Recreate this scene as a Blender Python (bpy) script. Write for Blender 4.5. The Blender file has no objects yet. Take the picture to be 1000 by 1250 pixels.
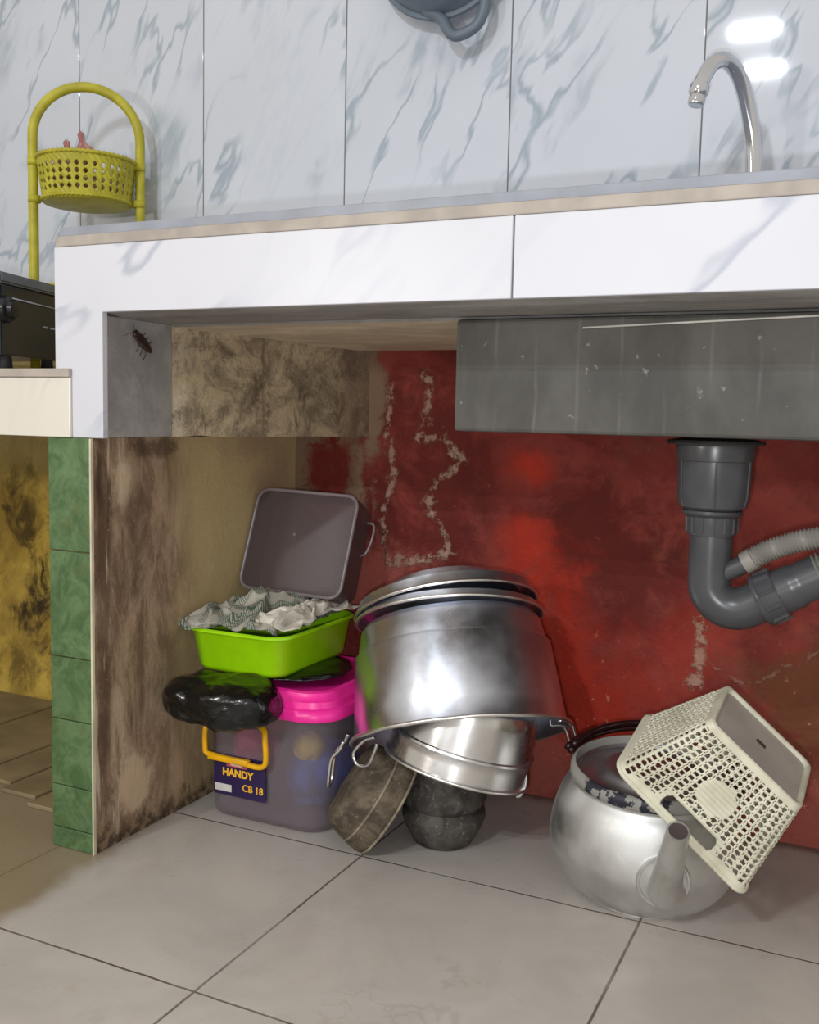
import bpy, bmesh, math, random
from mathutils import Vector, Matrix, noise
S = bpy.context.scene
COL = S.collection
random.seed(7)

# ------------------------------------------------------------------ camera, world, lights, exposure
cam_d = bpy.data.cameras.new('camera'); cam = bpy.data.objects.new('camera', cam_d); COL.objects.link(cam)
S.camera = cam
cam_d.sensor_fit = 'HORIZONTAL'; cam_d.sensor_width = 36.0; cam_d.lens = 1220.0 / 1000 * 36.0
cam_d.clip_start = 0.01
right = Vector((0.9018, 0.0606, -0.4278)); dep_ = Vector((0.4313, -0.0757, 0.8990)); up_ = Vector((0.0218, -0.9952, -0.0950))
# rows give world X, Y, Z expressed in the camera's own axes
M = Matrix(((right.x, -right.y, -right.z), (dep_.x, -dep_.y, -dep_.z), (up_.x, -up_.y, -up_.z)))
cam.matrix_world = Matrix.Translation((0, 0, 0.61)) @ M.to_4x4()

S.view_settings.view_transform = 'Standard'; S.view_settings.look = 'None'
S.view_settings.exposure = 0.28; S.view_settings.gamma = 1.0; S.view_settings.use_curve_mapping = False

W = bpy.data.worlds.new('room_light'); S.world = W; W.use_nodes = True
W.node_tree.nodes['Background'].inputs[0].default_value = (1.0, 0.93, 0.84, 1)
W.node_tree.nodes['Background'].inputs[1].default_value = 0.54

def area(name, loc, target, sx, sy, power, color):
    l = bpy.data.lights.new(name, 'AREA'); l.shape = 'RECTANGLE'; l.size = sx; l.size_y = sy
    l.energy = power; l.color = color
    o = bpy.data.objects.new(name, l); COL.objects.link(o); o.location = loc
    o.rotation_euler = (Vector(target) - Vector(loc)).to_track_quat('-Z', 'Y').to_euler()
    return o
area('ceiling_tube_lamp', (-0.67, -2.0, 2.42), (-0.5, 1.4, 0.7), 0.20, 0.014, 17, (0.88, 0.94, 1.0))
area('second_ceiling_tube_lamp', (-0.62, -2.0, 2.24), (-0.5, 1.4, 0.7), 0.16, 0.014, 13, (0.88, 0.94, 1.0))
area('side_lamp', (-1.25, -0.45, 0.88), (-0.5, 1.3, 0.2), 0.08, 0.08, 5, (1.0, 0.97, 0.93))
area('phone_flash', (-0.02, 0.0, 0.57), (-0.50, 1.3, 0.45), 0.02, 0.02, 4.0, (0.95, 0.97, 1.0))

# ------------------------------------------------------------------ node helpers
class N:
    def __init__(s, name, rough=0.6, metal=0.0, spec=0.5):
        s.m = bpy.data.materials.new(name); s.m.use_nodes = True
        s.t = s.m.node_tree; s.b = s.t.nodes['Principled BSDF']
        s.b.inputs['Roughness'].default_value = rough; s.b.inputs['Metallic'].default_value = metal
        s.b.inputs['Specular IOR Level'].default_value = spec
        s.tc = s.t.nodes.new('ShaderNodeTexCoord')
    def L(s, a, b): s.t.links.new(a, b)
    def put(s, sock, v):
        if isinstance(v, (int, float)): sock.default_value = v
        elif isinstance(v, (tuple, list)):
            sock.default_value = tuple(v) + ((1,) if len(v) == 3 and sock.type == 'RGBA' else ())
        else: s.L(v, sock)
    def obj(s): return s.tc.outputs['Object']
    def gen(s): return s.tc.outputs['Generated']
    def uv(s): return s.tc.outputs['UV']
    def math(s, op, a, b=0.0, clamp=False):
        n = s.t.nodes.new('ShaderNodeMath'); n.operation = op; n.use_clamp = clamp
        s.put(n.inputs[0], a); s.put(n.inputs[1], b); return n.outputs[0]
    def vmath(s, op, a, b):
        n = s.t.nodes.new('ShaderNodeVectorMath'); n.operation = op
        s.put(n.inputs[0], a); s.put(n.inputs[1], b); return n.outputs[0]
    def map(s, v, loc=(0, 0, 0), rot=(0, 0, 0), sc=(1, 1, 1)):
        n = s.t.nodes.new('ShaderNodeMapping'); s.L(v, n.inputs[0])
        n.inputs['Location'].default_value = loc; n.inputs['Rotation'].default_value = rot; n.inputs['Scale'].default_value = sc
        return n.outputs[0]
    def noise(s, v, scale, detail=4, rough=0.5, dist=0.0, col=False):
        n = s.t.nodes.new('ShaderNodeTexNoise'); s.L(v, n.inputs['Vector'])
        n.inputs['Scale'].default_value = scale; n.inputs['Detail'].default_value = detail
        n.inputs['Roughness'].default_value = rough; n.inputs['Distortion'].default_value = dist
        return n.outputs['Color' if col else 'Fac']
    def ramp(s, f, lo, hi, a=0.0, b=1.0):
        n = s.t.nodes.new('ShaderNodeMapRange'); n.interpolation_type = 'SMOOTHSTEP'
        s.put(n.inputs[0], f); s.put(n.inputs[1], lo); s.put(n.inputs[2], hi); s.put(n.inputs[3], a); s.put(n.inputs[4], b)
        return n.outputs[0]
    def mix(s, f, a, b):
        n = s.t.nodes.new('ShaderNodeMix'); n.data_type = 'RGBA'
        s.put(n.inputs[0], f); s.put(n.inputs[6], a); s.put(n.inputs[7], b); return n.outputs[2]
    def xyz(s, v):
        n = s.t.nodes.new('ShaderNodeSeparateXYZ'); s.L(v, n.inputs[0]); return n.outputs
    def comb(s, x, y, z):
        n = s.t.nodes.new('ShaderNodeCombineXYZ'); s.put(n.inputs[0], x); s.put(n.inputs[1], y); s.put(n.inputs[2], z); return n.outputs[0]
    def blob(s, u, v, cu, cv, ru, rv, warp=None, soft=0.5):
        a = s.math('DIVIDE', s.math('SUBTRACT', u, cu), ru); b = s.math('DIVIDE', s.math('SUBTRACT', v, cv), rv)
        d = s.math('SQRT', s.math('ADD', s.math('MULTIPLY', a, a), s.math('MULTIPLY', b, b)))
        if warp is not None: d = s.math('ADD', d, warp)
        return s.ramp(d, 1.0 + soft, 1.0 - soft)
    def blobs(s, u, v, lst, warp=None, soft=0.5):
        o = None
        for c in lst:
            k = s.blob(u, v, c[0], c[1], c[2], c[3], warp, soft)
            if len(c) > 4: k = s.math('MULTIPLY', k, c[4])
            o = k if o is None else s.math('MAXIMUM', o, k)
        return o
    def line(s, u, v, pts, w, warpu=None, warpv=None):
        """soft mask around a polyline"""
        if warpu is not None: u = s.math('ADD', u, warpu); v = s.math('ADD', v, warpv)
        o = None
        for (a, b), (c, d) in zip(pts[:-1], pts[1:]):
            dx, dy = c - a, d - b; l2 = dx * dx + dy * dy
            pu = s.math('SUBTRACT', u, a); pv = s.math('SUBTRACT', v, b)
            t = s.math('DIVIDE', s.math('ADD', s.math('MULTIPLY', pu, dx), s.math('MULTIPLY', pv, dy)), l2, True)
            ex = s.math('SUBTRACT', pu, s.math('MULTIPLY', t, dx)); ey = s.math('SUBTRACT', pv, s.math('MULTIPLY', t, dy))
            q = s.math('SQRT', s.math('ADD', s.math('MULTIPLY', ex, ex), s.math('MULTIPLY', ey, ey)))
            k = s.ramp(q, w, w * 0.35)
            o = k if o is None else s.math('MAXIMUM', o, k)
        return o
    def color(s, c): s.put(s.b.inputs['Base Color'], c); return s
    def bump(s, h, strength=0.3, dist=0.01):
        n = s.t.nodes.new('ShaderNodeBump'); n.inputs['Strength'].default_value = strength; n.inputs['Distance'].default_value = dist
        s.put(n.inputs['Height'], h); s.L(n.outputs[0], s.b.inputs['Normal']); return s
def rgb(r, g, b):
    f = lambda c: (c / 255 / 12.92) if c / 255 <= 0.04045 else ((c / 255 + 0.055) / 1.055) ** 2.4
    return (f(r), f(g), f(b))

def simple(name, c, rough=0.5, metal=0.0, spec=0.5, var=0.12, scale=20):
    n = N(name, rough, metal, spec)
    f = n.noise(n.obj(), scale, 4)
    d = tuple(x * (1 - var * 1.6) for x in c); e = tuple(min(1, x * (1 + var)) for x in c)
    n.color(n.mix(n.ramp(f, 0.3, 0.7), d, e)); return n.m

# ------------------------------------------------------------------ mesh helpers
def mk(name, bm, mats, parent=None, smooth=False, angle=None):
    me = bpy.data.meshes.new(name); bm.to_mesh(me); bm.free()
    for m in (mats if isinstance(mats, (list, tuple)) else [mats]): me.materials.append(m)
    if smooth:
        for p in me.polygons: p.use_smooth = True
        if angle: me.set_sharp_from_angle(angle=math.radians(angle))
    o = bpy.data.objects.new(name, me); COL.objects.link(o)
    if parent is not None: o.parent = parent
    return o
def tag(o, label=None, cat=None, group=None, kind=None):
    if label: o['label'] = label
    if cat: o['category'] = cat
    if group: o['group'] = group
    if kind: o['kind'] = kind
    return o
def empty(name, loc=(0, 0, 0)):
    o = bpy.data.objects.new(name, None); COL.objects.link(o); o.location = loc; o.empty_display_size = 0.05
    return o
def local(bm, root):
    """shift world-space geometry so that it sits right under a root that only has a location"""
    bmesh.ops.translate(bm, verts=bm.verts, vec=-Vector(root.location)); return bm
def box(bm, x0, x1, y0, y1, z0, z1, bev=0.0, seg=2, mi=0):
    b = bmesh.new(); bmesh.ops.create_cube(b, size=1)
    for v in b.verts: v.co = Vector(((x0 + x1) / 2 + v.co.x * (x1 - x0), (y0 + y1) / 2 + v.co.y * (y1 - y0), (z0 + z1) / 2 + v.co.z * (z1 - z0)))
    if bev: bmesh.ops.bevel(b, geom=b.edges[:], offset=bev, segments=seg, affect='EDGES', profile=0.5)
    add(bm, b, mi=mi); return bm
def add(bm, b, mat=None, mi=0):
    vs = {}
    for v in b.verts: vs[v] = bm.verts.new(mat @ v.co if mat else v.co)
    for f in b.faces:
        try: nf = bm.faces.new([vs[v] for v in f.verts]); nf.material_index = mi or f.material_index; nf.smooth = f.smooth
        except ValueError: pass
    b.free()
def frame(C, axis, ref=(0, 1, 0)):
    """matrix whose local Z is axis"""
    z = Vector(axis).normalized(); x = Vector(ref).cross(z)
    if x.length < 1e-4: x = Vector((1, 0, 0)).cross(z)
    x.normalize(); y = z.cross(x)
    m = Matrix((x, y, z)).transposed().to_4x4(); m.translation = Vector(C); return m
def lathe(bm, prof, mat=None, seg=64, closed=False, warp=None):
    rings = []
    for r, z in prof:
        if r < 1e-6: ring = [bm.verts.new((mat or Matrix()) @ Vector((0, 0, z)))]
        else:
            ring = []
            for i in range(seg):
                a = 2 * math.pi * i / seg; p = Vector((r * math.cos(a), r * math.sin(a), z))
                if warp: p = warp(p, a)
                ring.append(bm.verts.new((mat or Matrix()) @ p))
        rings.append(ring)
    pairs = list(zip(rings[:-1], rings[1:]))
    if closed: pairs.append((rings[-1], rings[0]))
    for A, B in pairs:
        for i in range(seg):
            j = (i + 1) % seg
            if len(A) == 1 and len(B) == 1: break
            if len(A) == 1: bm.faces.new((A[0], B[i], B[j]))
            elif len(B) == 1: bm.faces.new((A[i], A[j], B[0]))
            else: bm.faces.new((A[i], A[j], B[j], B[i]))
    return bm
def shell(pro, t):
    """closed thin-wall profile: out along pro and back inset by t"""
    out = [(r, z) for r, z in pro]; inn = []
    for i, (r, z) in enumerate(pro):
        a = pro[max(0, i - 1)]; b = pro[min(len(pro) - 1, i + 1)]
        dr, dz = b[0] - a[0], b[1] - a[1]; l = math.hypot(dr, dz) or 1
        inn.append((max(0.0, r - dz / l * t), z + dr / l * t))
    return out + inn[::-1]
def smooth_path(pts, n=8, closed=False):
    P = [Vector(p) for p in pts]; out = []
    m = len(P)
    rng = range(m if closed else m - 1)
    for i in rng:
        p0 = P[(i - 1) % m] if closed or i > 0 else P[0] * 2 - P[1]
        p1 = P[i]; p2 = P[(i + 1) % m]
        p3 = P[(i + 2) % m] if closed or i + 2 < m else P[-1] * 2 - P[-2]
        for k in range(n):
            t = k / n
            out.append(0.5 * ((2 * p1) + (p2 - p0) * t + (2 * p0 - 5 * p1 + 4 * p2 - p3) * t * t + (3 * p1 - p0 - 3 * p2 + p3) * t ** 3))
    if not closed: out.append(P[-1])
    return out
def tube(bm, pts, r, seg=12, closed=False, cap=True, rf=None, flat=None):
    P = [Vector(p) for p in pts]; n = len(P)
    T = []
    for i in range(n):
        a = P[(i - 1) % n] if closed or i > 0 else P[i]; b = P[(i + 1) % n] if closed or i < n - 1 else P[i]
        T.append((b - a).normalized())
    u = T[0].orthogonal().normalized(); rings = []
    for i in range(n):
        u = (u - T[i] * u.dot(T[i])).normalized(); v = T[i].cross(u)
        rr = rf(i / (n - 1)) if rf else r
        ring = []
        for k in range(seg):
            a = 2 * math.pi * k / seg
            ring.append(bm.verts.new(P[i] + (u * math.cos(a) + v * math.sin(a)) * rr))
        rings.append(ring)
    for i in range(n if closed else n - 1):
        A, B = rings[i], rings[(i + 1) % n]
        for k in range(seg):
            j = (k + 1) % seg; f = bm.faces.new((A[k], A[j], B[j], B[k])); f.smooth = True
    if cap and not closed: bm.faces.new(rings[0][::-1]); bm.faces.new(rings[-1])
    return bm
def rrect(a, b, r, n=6, m=8):
    """points round a rounded rectangle of size a x b"""
    pts = []; r = min(r, a / 2 - 1e-5, b / 2 - 1e-5)
    cs = [(a / 2 - r, -b / 2 + r, -90), (a / 2 - r, b / 2 - r, 0), (-a / 2 + r, b / 2 - r, 90), (-a / 2 + r, -b / 2 + r, 180)]
    for k, (cx, cy, a0) in enumerate(cs):
        for i in range(n + 1):
            t = math.radians(a0 + 90 * i / n); pts.append((cx + r * math.cos(t), cy + r * math.sin(t)))
        nx, ny, na = cs[(k + 1) % 4]
        e = (nx + r * math.cos(math.radians(na)), ny + r * math.sin(math.radians(na))); s0 = pts[-1]
        for i in range(1, m): pts.append((s0[0] + (e[0] - s0[0]) * i / m, s0[1] + (e[1] - s0[1]) * i / m))
    return pts
def loft(bm, secs, mat=None, cap0=True, cap1=True, n=6, m=8, smooth=True):
    """secs: (a, b, r, z[, ox, oy])"""
    rings = []
    for s in secs:
        ox, oy = (s[4], s[5]) if len(s) > 4 else (0, 0)
        rings.append([bm.verts.new((mat or Matrix()) @ Vector((x + ox, y + oy, s[3]))) for x, y in rrect(s[0], s[1], s[2], n, m)])
    for A, B in zip(rings[:-1], rings[1:]):
        for i in range(len(A)):
            j = (i + 1) % len(A); f = bm.faces.new((A[i], A[j], B[j], B[i])); f.smooth = smooth
    if cap0: bm.faces.new(rings[0][::-1])
    if cap1: bm.faces.new(rings[-1])
    return bm
def fix(bm):
    bmesh.ops.recalc_face_normals(bm, faces=bm.faces); return bm

# ------------------------------------------------------------------ materials of the place
def marble(name, base, vein, horiz=False, amt=1.0, cell=None, rough=0.12, seed=0.0, joint=None, sc=1.0, thr=0.0):
    n = N(name, rough, 0, 0.5)
    o = n.obj(); X, Y, Z = n.xyz(o)
    u = n.math('ADD', X, n.math('MULTIPLY', Y, 0.6))
    cx = n.math('FLOOR', n.math('DIVIDE', n.math('ADD', X, 0.267), cell or 0.29))
    off = n.comb(n.math('MULTIPLY', cx, 3.17), n.math('MULTIPLY', cx, 1.9), seed)
    p = n.comb(u, 0.0, Z)
    p = n.vmath('ADD', p, off)
    w = n.noise(p, 7, 3, 0.6, 0, True)
    p2 = n.vmath('ADD', p, n.vmath('MULTIPLY', n.vmath('SUBTRACT', w, (0.5, 0.5, 0.5)), (0.035, 0.0, 0.035)))
    ang = math.radians(-50 if horiz else -27)
    q = n.map(n.map(p2, rot=(0, ang, 0)), sc=(1.0, 1.0, 0.26))
    a = n.noise(q, 9.0 * sc, 3.5, 0.62, 0.25)
    ridge = n.math('ABSOLUTE', n.math('SUBTRACT', a, 0.5))
    thin = n.ramp(ridge, 0.028, 0.0)
    reg = n.ramp(n.noise(p, 5 * sc, 2, 0.5), 0.42 + thr, 0.58 + thr)
    b = n.noise(q, 14.0 * sc, 4, 0.65, 0.4)
    patch = n.math('MULTIPLY', n.ramp(b, 0.50, 0.68), n.ramp(n.noise(p, 6.5 * sc, 2, 0.5), 0.44 + thr, 0.62 + thr))
    f = n.math('MAXIMUM', n.math('MULTIPLY', thin, n.math('ADD', n.math('MULTIPLY', reg, 0.85), 0.10)), n.math('MULTIPLY', patch, 0.8))
    f = n.math('MULTIPLY', f, amt)
    cloudy = n.ramp(n.noise(p, 4, 3, 0.5), 0.3, 0.75)
    c = n.mix(cloudy, base, tuple(x * 0.93 for x in base))
    c = n.mix(f, c, vein)
    if joint:
        k = n.math('ABSOLUTE', n.math('SUBTRACT', n.math('FRACT', n.math('DIVIDE', n.math('ADD', X, 0.267), cell)), 0.5))
        j = n.ramp(k, 0.5 - joint / cell, 0.5 - joint * 0.4 / cell)
        c = n.mix(j, c, rgb(110, 110, 112))
        n.bump(n.math('MULTIPLY', j, -1.0), 0.4, 0.002)
    n.color(c); return n.m
M_walltile = marble('glossy_marble_wall_tile', rgb(206, 211, 220), rgb(158, 170, 182), cell=0.2905, joint=0.0016, rough=0.035, seed=2.0)
M_fascia = marble('glossy_marble_fascia_tile', rgb(212, 213, 220), rgb(150, 156, 176), horiz=True, amt=0.6, cell=5.0, seed=5.5, sc=0.7, thr=0.05, rough=0.38)
M_cream = marble('cream_marble_tile', rgb(222, 217, 204), rgb(185, 182, 176), amt=0.5, cell=5.0, seed=9.1, sc=0.7, rough=0.25)

def floor_mat():
    n = N('pale_marble_floor_tile', 0.28, 0, 0.4); o = n.obj(); X, Y, Z = n.xyz(o)
    c = n.mix(n.ramp(n.noise(o, 5, 5, 0.6, 0.6), 0.3, 0.7), rgb(186, 180, 172), rgb(172, 165, 158))
    v = n.ramp(n.math('ABSOLUTE', n.math('SUBTRACT', n.noise(o, 6, 4, 0.6, 0.8), 0.5)), 0.016, 0.0)
    c = n.mix(n.math('MULTIPLY', n.math('MULTIPLY', v, n.ramp(n.noise(o, 4, 2), 0.5, 0.65)), 0.35), c, rgb(150, 138, 132))
    c = n.mix(n.math('MULTIPLY', n.ramp(n.noise(o, 18, 5, 0.7), 0.58, 0.75), 0.35), c, rgb(165, 150, 132))
    specks = n.ramp(n.noise(o, 70, 2, 0.5), 0.80, 0.84); c = n.mix(n.math('MULTIPLY', specks, 0.6), c, rgb(90, 82, 75))
    wob = n.math('MULTIPLY', n.math('SUBTRACT', n.noise(o, 30, 3), 0.5), 0.002)
    def jl(coord, c0, per, w):
        t = n.math('FRACT', n.math('ADD', n.math('DIVIDE', n.math('ADD', n.math('SUBTRACT', coord, c0), wob), per), 100.5))
        return n.ramp(n.math('MULTIPLY', n.math('ABSOLUTE', n.math('SUBTRACT', t, 0.5)), per), w, w * 0.3)
    j = n.math('MAXIMUM', jl(X, -0.627, 0.388, 0.0022), jl(Y, 0.8135, 0.3725, 0.0022))
    c = n.mix(n.math('MULTIPLY', j, n.ramp(n.noise(o, 9, 3), 0.3, 0.55, 0.55, 0.95)), c, rgb(88, 78, 70))
    # soft-edged shade painted brown into the tile colour by the low counter
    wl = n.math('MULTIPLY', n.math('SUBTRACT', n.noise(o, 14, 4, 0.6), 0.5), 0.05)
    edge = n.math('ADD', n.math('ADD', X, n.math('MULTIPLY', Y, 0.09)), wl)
    shade = n.ramp(edge, -0.825, -0.865)
    c = n.mix(n.math('MULTIPLY', shade, 0.85), c, n.mix(n.noise(o, 12, 5, 0.6), rgb(118, 102, 74), rgb(140, 122, 92)))
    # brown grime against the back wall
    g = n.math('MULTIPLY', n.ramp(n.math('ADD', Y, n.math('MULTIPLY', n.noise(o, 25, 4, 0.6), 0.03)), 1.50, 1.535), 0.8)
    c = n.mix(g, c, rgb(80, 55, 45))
    n.put(n.b.inputs['Roughness'], n.ramp(n.noise(o, 20, 4), 0.3, 0.7, 0.25, 0.45))
    n.color(c); n.bump(n.math('MULTIPLY', j, -1.0), 0.5, 0.002); return n.m
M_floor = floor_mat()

def red_wall():
    n = N('peeling_red_painted_plaster', 0.72, 0, 0.3); o = n.obj(); X, Y, Z = n.xyz(o)
    w1 = n.math('MULTIPLY', n.math('SUBTRACT', n.noise(o, 13, 8, 0.72, 0.6), 0.5), 4.2)
    c = n.mix(n.ramp(n.noise(o, 6, 5, 0.6, 0.4), 0.32, 0.68), rgb(118, 42, 36), rgb(156, 68, 58))
    c = n.mix(n.math('MULTIPLY', n.ramp(n.noise(n.map(o, loc=(2, 2, 2)), 9, 7, 0.75, 0.5), 0.5, 0.68), 0.6), c, rgb(128, 74, 60))
    c = n.mix(n.math('MULTIPLY', n.ramp(n.noise(o, 24, 6, 0.7), 0.52, 0.72), 0.5), c, rgb(98, 36, 30))
    dark = n.blobs(X, Z, [(-0.66, .50, .09, .16), (-0.44, .45, .10, .07), (-0.35, .38, .12, .08), (-0.80, .46, .07, .09), (-.78, .62, .06, .05)], w1)
    c = n.mix(n.math('MULTIPLY', dark, 0.75), c, rgb(88, 26, 22))
    br = n.blobs(X, Z, [(-.515, .53, .035, .03), (-.51, .40, .045, .05), (-.46, .22, .06, .12), (-.42, .15, .09, .09, .9), (-.35, .20, .05, .06, .6), (-.25, .27, .05, .08, .4), (-.50, .31, .03, .10)], w1, 0.75)
    c = n.mix(n.math('MULTIPLY', br, 0.92), c, n.mix(n.noise(o, 20, 4, 0.6), rgb(150, 38, 22), rgb(198, 56, 32)))
    pink = n.blobs(X, Z, [(-.50, .05, .10, .055), (-.05, .03, .14, .07), (-.80, .33, .12, .05), (-.22, .03, .2, .03, .8)], w1)
    c = n.mix(n.math('MULTIPLY', pink, 0.8), c, rgb(176, 96, 84))
    olive = n.blobs(X, Z, [(-.05, .22, .11, .07), (-.10, .13, .07, .04, .5)], w1)
    c = n.mix(n.math('MULTIPLY', olive, 0.65), c, rgb(122, 82, 52))
    # bare greyish plaster near the corner
    tan = n.blobs(X, Z, [(-.91, .58, .10, .035), (-.965, .50, .055, .14), (-.83, .50, .02, .12), (-.80, .64, .022, .12), (-.95, .30, .07, .1)], w1, 0.35)
    c = n.mix(tan, c, n.mix(n.noise(o, 15, 5, 0.6), rgb(120, 98, 78), rgb(150, 122, 98)))
    redp = n.blobs(X, Z, [(-.875, .52, .05, .045), (-.835, .44, .02, .03)], w1, 0.3)
    c = n.mix(redp, c, rgb(122, 42, 34))
    wu = n.math('MULTIPLY', n.math('SUBTRACT', n.noise(o, 28, 5, 0.7), 0.5), 0.05)
    wv = n.math('MULTIPLY', n.math('SUBTRACT', n.noise(n.map(o, loc=(3, 1, 7)), 28, 5, 0.7), 0.5), 0.05)
    pl = n.line(X, Z, [(-.70, .68), (-.69, .62), (-.71, .57), (-.66, .575), (-.63, .54), (-.67, .50), (-.69, .46), (-.66, .42), (-.645, .385), (-.70, .375), (-.76, .36)], 0.010, wu, wv)
    pl2 = n.line(X, Z, [(-.76, .66), (-.77, .58), (-.755, .52), (-.775, .44), (-.765, .36)], 0.009, wu, wv)
    pl3 = n.line(X, Z, [(-.242, .315), (-.236, .26), (-.245, .215)], 0.013, wu, wv)
    pl4 = n.line(X, Z, [(-.22, .25), (-.17, .225), (-.12, .25), (-.05, .31)], 0.004, wu, wv)
    pk = n.math('MULTIPLY', n.math('MAXIMUM', n.math('MAXIMUM', pl, pl2), n.math('MAXIMUM', pl3, n.math('MULTIPLY', pl4, 0.5))), n.ramp(n.noise(o, 48, 4, 0.7), 0.42, 0.54))
    c = n.mix(n.math('MULTIPLY', pk, 0.75), c, n.mix(n.noise(o, 40, 2), rgb(160, 118, 100), rgb(196, 172, 150)))
    sp = n.ramp(n.noise(o, 85, 3, 0.6), 0.66, 0.73)
    spz = n.ramp(Z, .34, .15)
    c = n.mix(n.math('MULTIPLY', n.math('MULTIPLY', sp, n.math('ADD', n.math('MULTIPLY', spz, 0.8), 0.15)), 0.8), c, rgb(205, 140, 110))
    # yellow, mould-stained plaster beyond the pier
    yl = n.mix(n.ramp(n.noise(o, 7, 5, 0.6, 0.5), 0.35, 0.65), rgb(216, 184, 84), rgb(168, 138, 58))
    yl = n.mix(n.ramp(Z, .42, .56), yl, rgb(190, 170, 110))
    md = n.ramp(n.noise(n.map(o, sc=(1, 1, .7)), 13, 6, 0.7, 0.6), 0.44, 0.60)
    mz = n.blobs(X, Z, [(-1.54, .22, .11, .12), (-1.60, .36, .10, .10, .8), (-1.62, .06, .1, .05, .6)], w1, 0.6)
    yl = n.mix(n.math('MULTIPLY', md, n.math('ADD', n.math('MULTIPLY', mz, 0.85), 0.15)), yl, rgb(58, 44, 20))
    c = n.mix(n.ramp(X, -1.0, -1.01), c, yl)
    n.color(c); n.bump(n.math('ADD', n.noise(o, 34, 8, 0.75), n.math('MULTIPLY', pk, 0.5)), 0.8, 0.008); return n.m
M_red = red_wall()

def brown_wall():
    n = N('stained_brown_plaster', 0.8, 0, 0.25); o = n.obj(); X, Y, Z = n.xyz(o)
    st = n.map(o, sc=(1, 1, 0.35))
    w1 = n.math('MULTIPLY', n.math('SUBTRACT', n.noise(o, 15, 8, 0.72), 0.5), 3.6)
    c = n.mix(n.ramp(n.noise(st, 20, 8, 0.75, 0.4), 0.38, 0.62), rgb(118, 94, 74), rgb(172, 146, 120))
    ylw = n.ramp(n.math('ADD', Y, n.math('MULTIPLY', n.math('SUBTRACT', n.noise(o, 6, 4), 0.5), 0.12)), 1.14, 1.27)
    c = n.mix(n.math('MULTIPLY', ylw, n.ramp(Z, .10, .3, .5, .95)), c, n.mix(n.noise(o, 9, 4), rgb(186, 164, 118), rgb(204, 182, 134)))
    tan = n.blobs(Y, Z, [(1.40, .56, .08, .03), (1.45, .50, .05, .1)], w1)
    c = n.mix(n.math('MULTIPLY', tan, 0.7), c, rgb(176, 148, 118))
    pale = n.blobs(Y, Z, [(1.075, .515, .022, .03), (1.085, .09, .035, .05), (1.06, .17, .012, .06, .7), (1.16, .18, .03, .03, .4)], w1, 0.4)
    c = n.mix(n.math('MULTIPLY', pale, 0.8), c, rgb(206, 182, 152))
    dk = n.blobs(Y, Z, [(1.13, .558, .05, .014), (1.10, .45, .02, .1, .5), (1.035, .40, .012, .3, .7)], w1, 0.4)
    c = n.mix(n.math('MULTIPLY', dk, 0.7), c, rgb(74, 58, 44))
    streak = n.math('MULTIPLY', n.ramp(n.noise(n.map(o, sc=(1, 1, 0.10)), 70, 4, 0.6), 0.56, 0.68), n.ramp(Y, 1.12, 1.04))
    c = n.mix(n.math('MULTIPLY', streak, 0.7), c, rgb(214, 196, 168))
    st2 = n.math('MULTIPLY', n.ramp(n.noise(n.map(o, loc=(0, 5, 0), sc=(1, 1, 0.12)), 60, 4, 0.6), 0.55, 0.7), n.ramp(Y, 1.14, 1.05))
    c = n.mix(n.math('MULTIPLY', st2, 0.7), c, rgb(66, 48, 34))
    low = n.ramp(n.math('ADD', Z, n.math('MULTIPLY', n.math('SUBTRACT', n.noise(o, 40, 5, 0.7), 0.5), 0.09)), .045, .0)
    c = n.mix(n.math('MULTIPLY', low, 0.85), c, n.mix(n.ramp(n.noise(o, 60, 3), 0.45, 0.6), rgb(52, 42, 32), rgb(132, 112, 88)))
    sp = n.ramp(n.noise(o, 90, 3, 0.6), 0.66, 0.73); c = n.mix(n.math('MULTIPLY', sp, 0.5), c, rgb(186, 166, 136))
    n.color(c); n.bump(n.math('ADD', n.noise(o, 26, 9, 0.78), n.math('MULTIPLY', pale, -0.4)), 0.6, 0.007); return n.m
M_brown = brown_wall()

def upper_plaster():
    n = N('flaking_tan_plaster', 0.8, 0, 0.25); o = n.obj(); X, Y, Z = n.xyz(o)
    c = n.mix(n.ramp(n.noise(o, 18, 9, 0.75, 0.6), 0.38, 0.62), rgb(128, 114, 94), rgb(190, 172, 140))
    c = n.mix(n.math('MULTIPLY', n.ramp(n.noise(n.map(o, sc=(1, 1, .6)), 24, 8, 0.75, 0.5), 0.54, 0.66), 0.7), c, rgb(84, 70, 54))
    c = n.mix(n.math('MULTIPLY', n.ramp(Y, 1.43, 1.49), 0.6), c, rgb(112, 86, 72))
    e = n.math('MULTIPLY', n.ramp(Y, 1.20, 1.16), n.ramp(n.noise(o, 30, 5, 0.7), 0.42, 0.56))
    c = n.mix(e, c, rgb(196, 182, 156))
    j = n.ramp(n.math('ABSOLUTE', n.math('SUBTRACT', Y, n.math('ADD', 1.305, n.math('MULTIPLY', n.noise(o, 20, 3), 0.01)))), .005, .0)
    c = n.mix(n.math('MULTIPLY', j, 0.5), c, rgb(90, 76, 60))
    n.color(c); n.bump(n.noise(o, 26, 7, 0.75), 0.8, 0.01); return n.m
M_plaster = upper_plaster()

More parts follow.
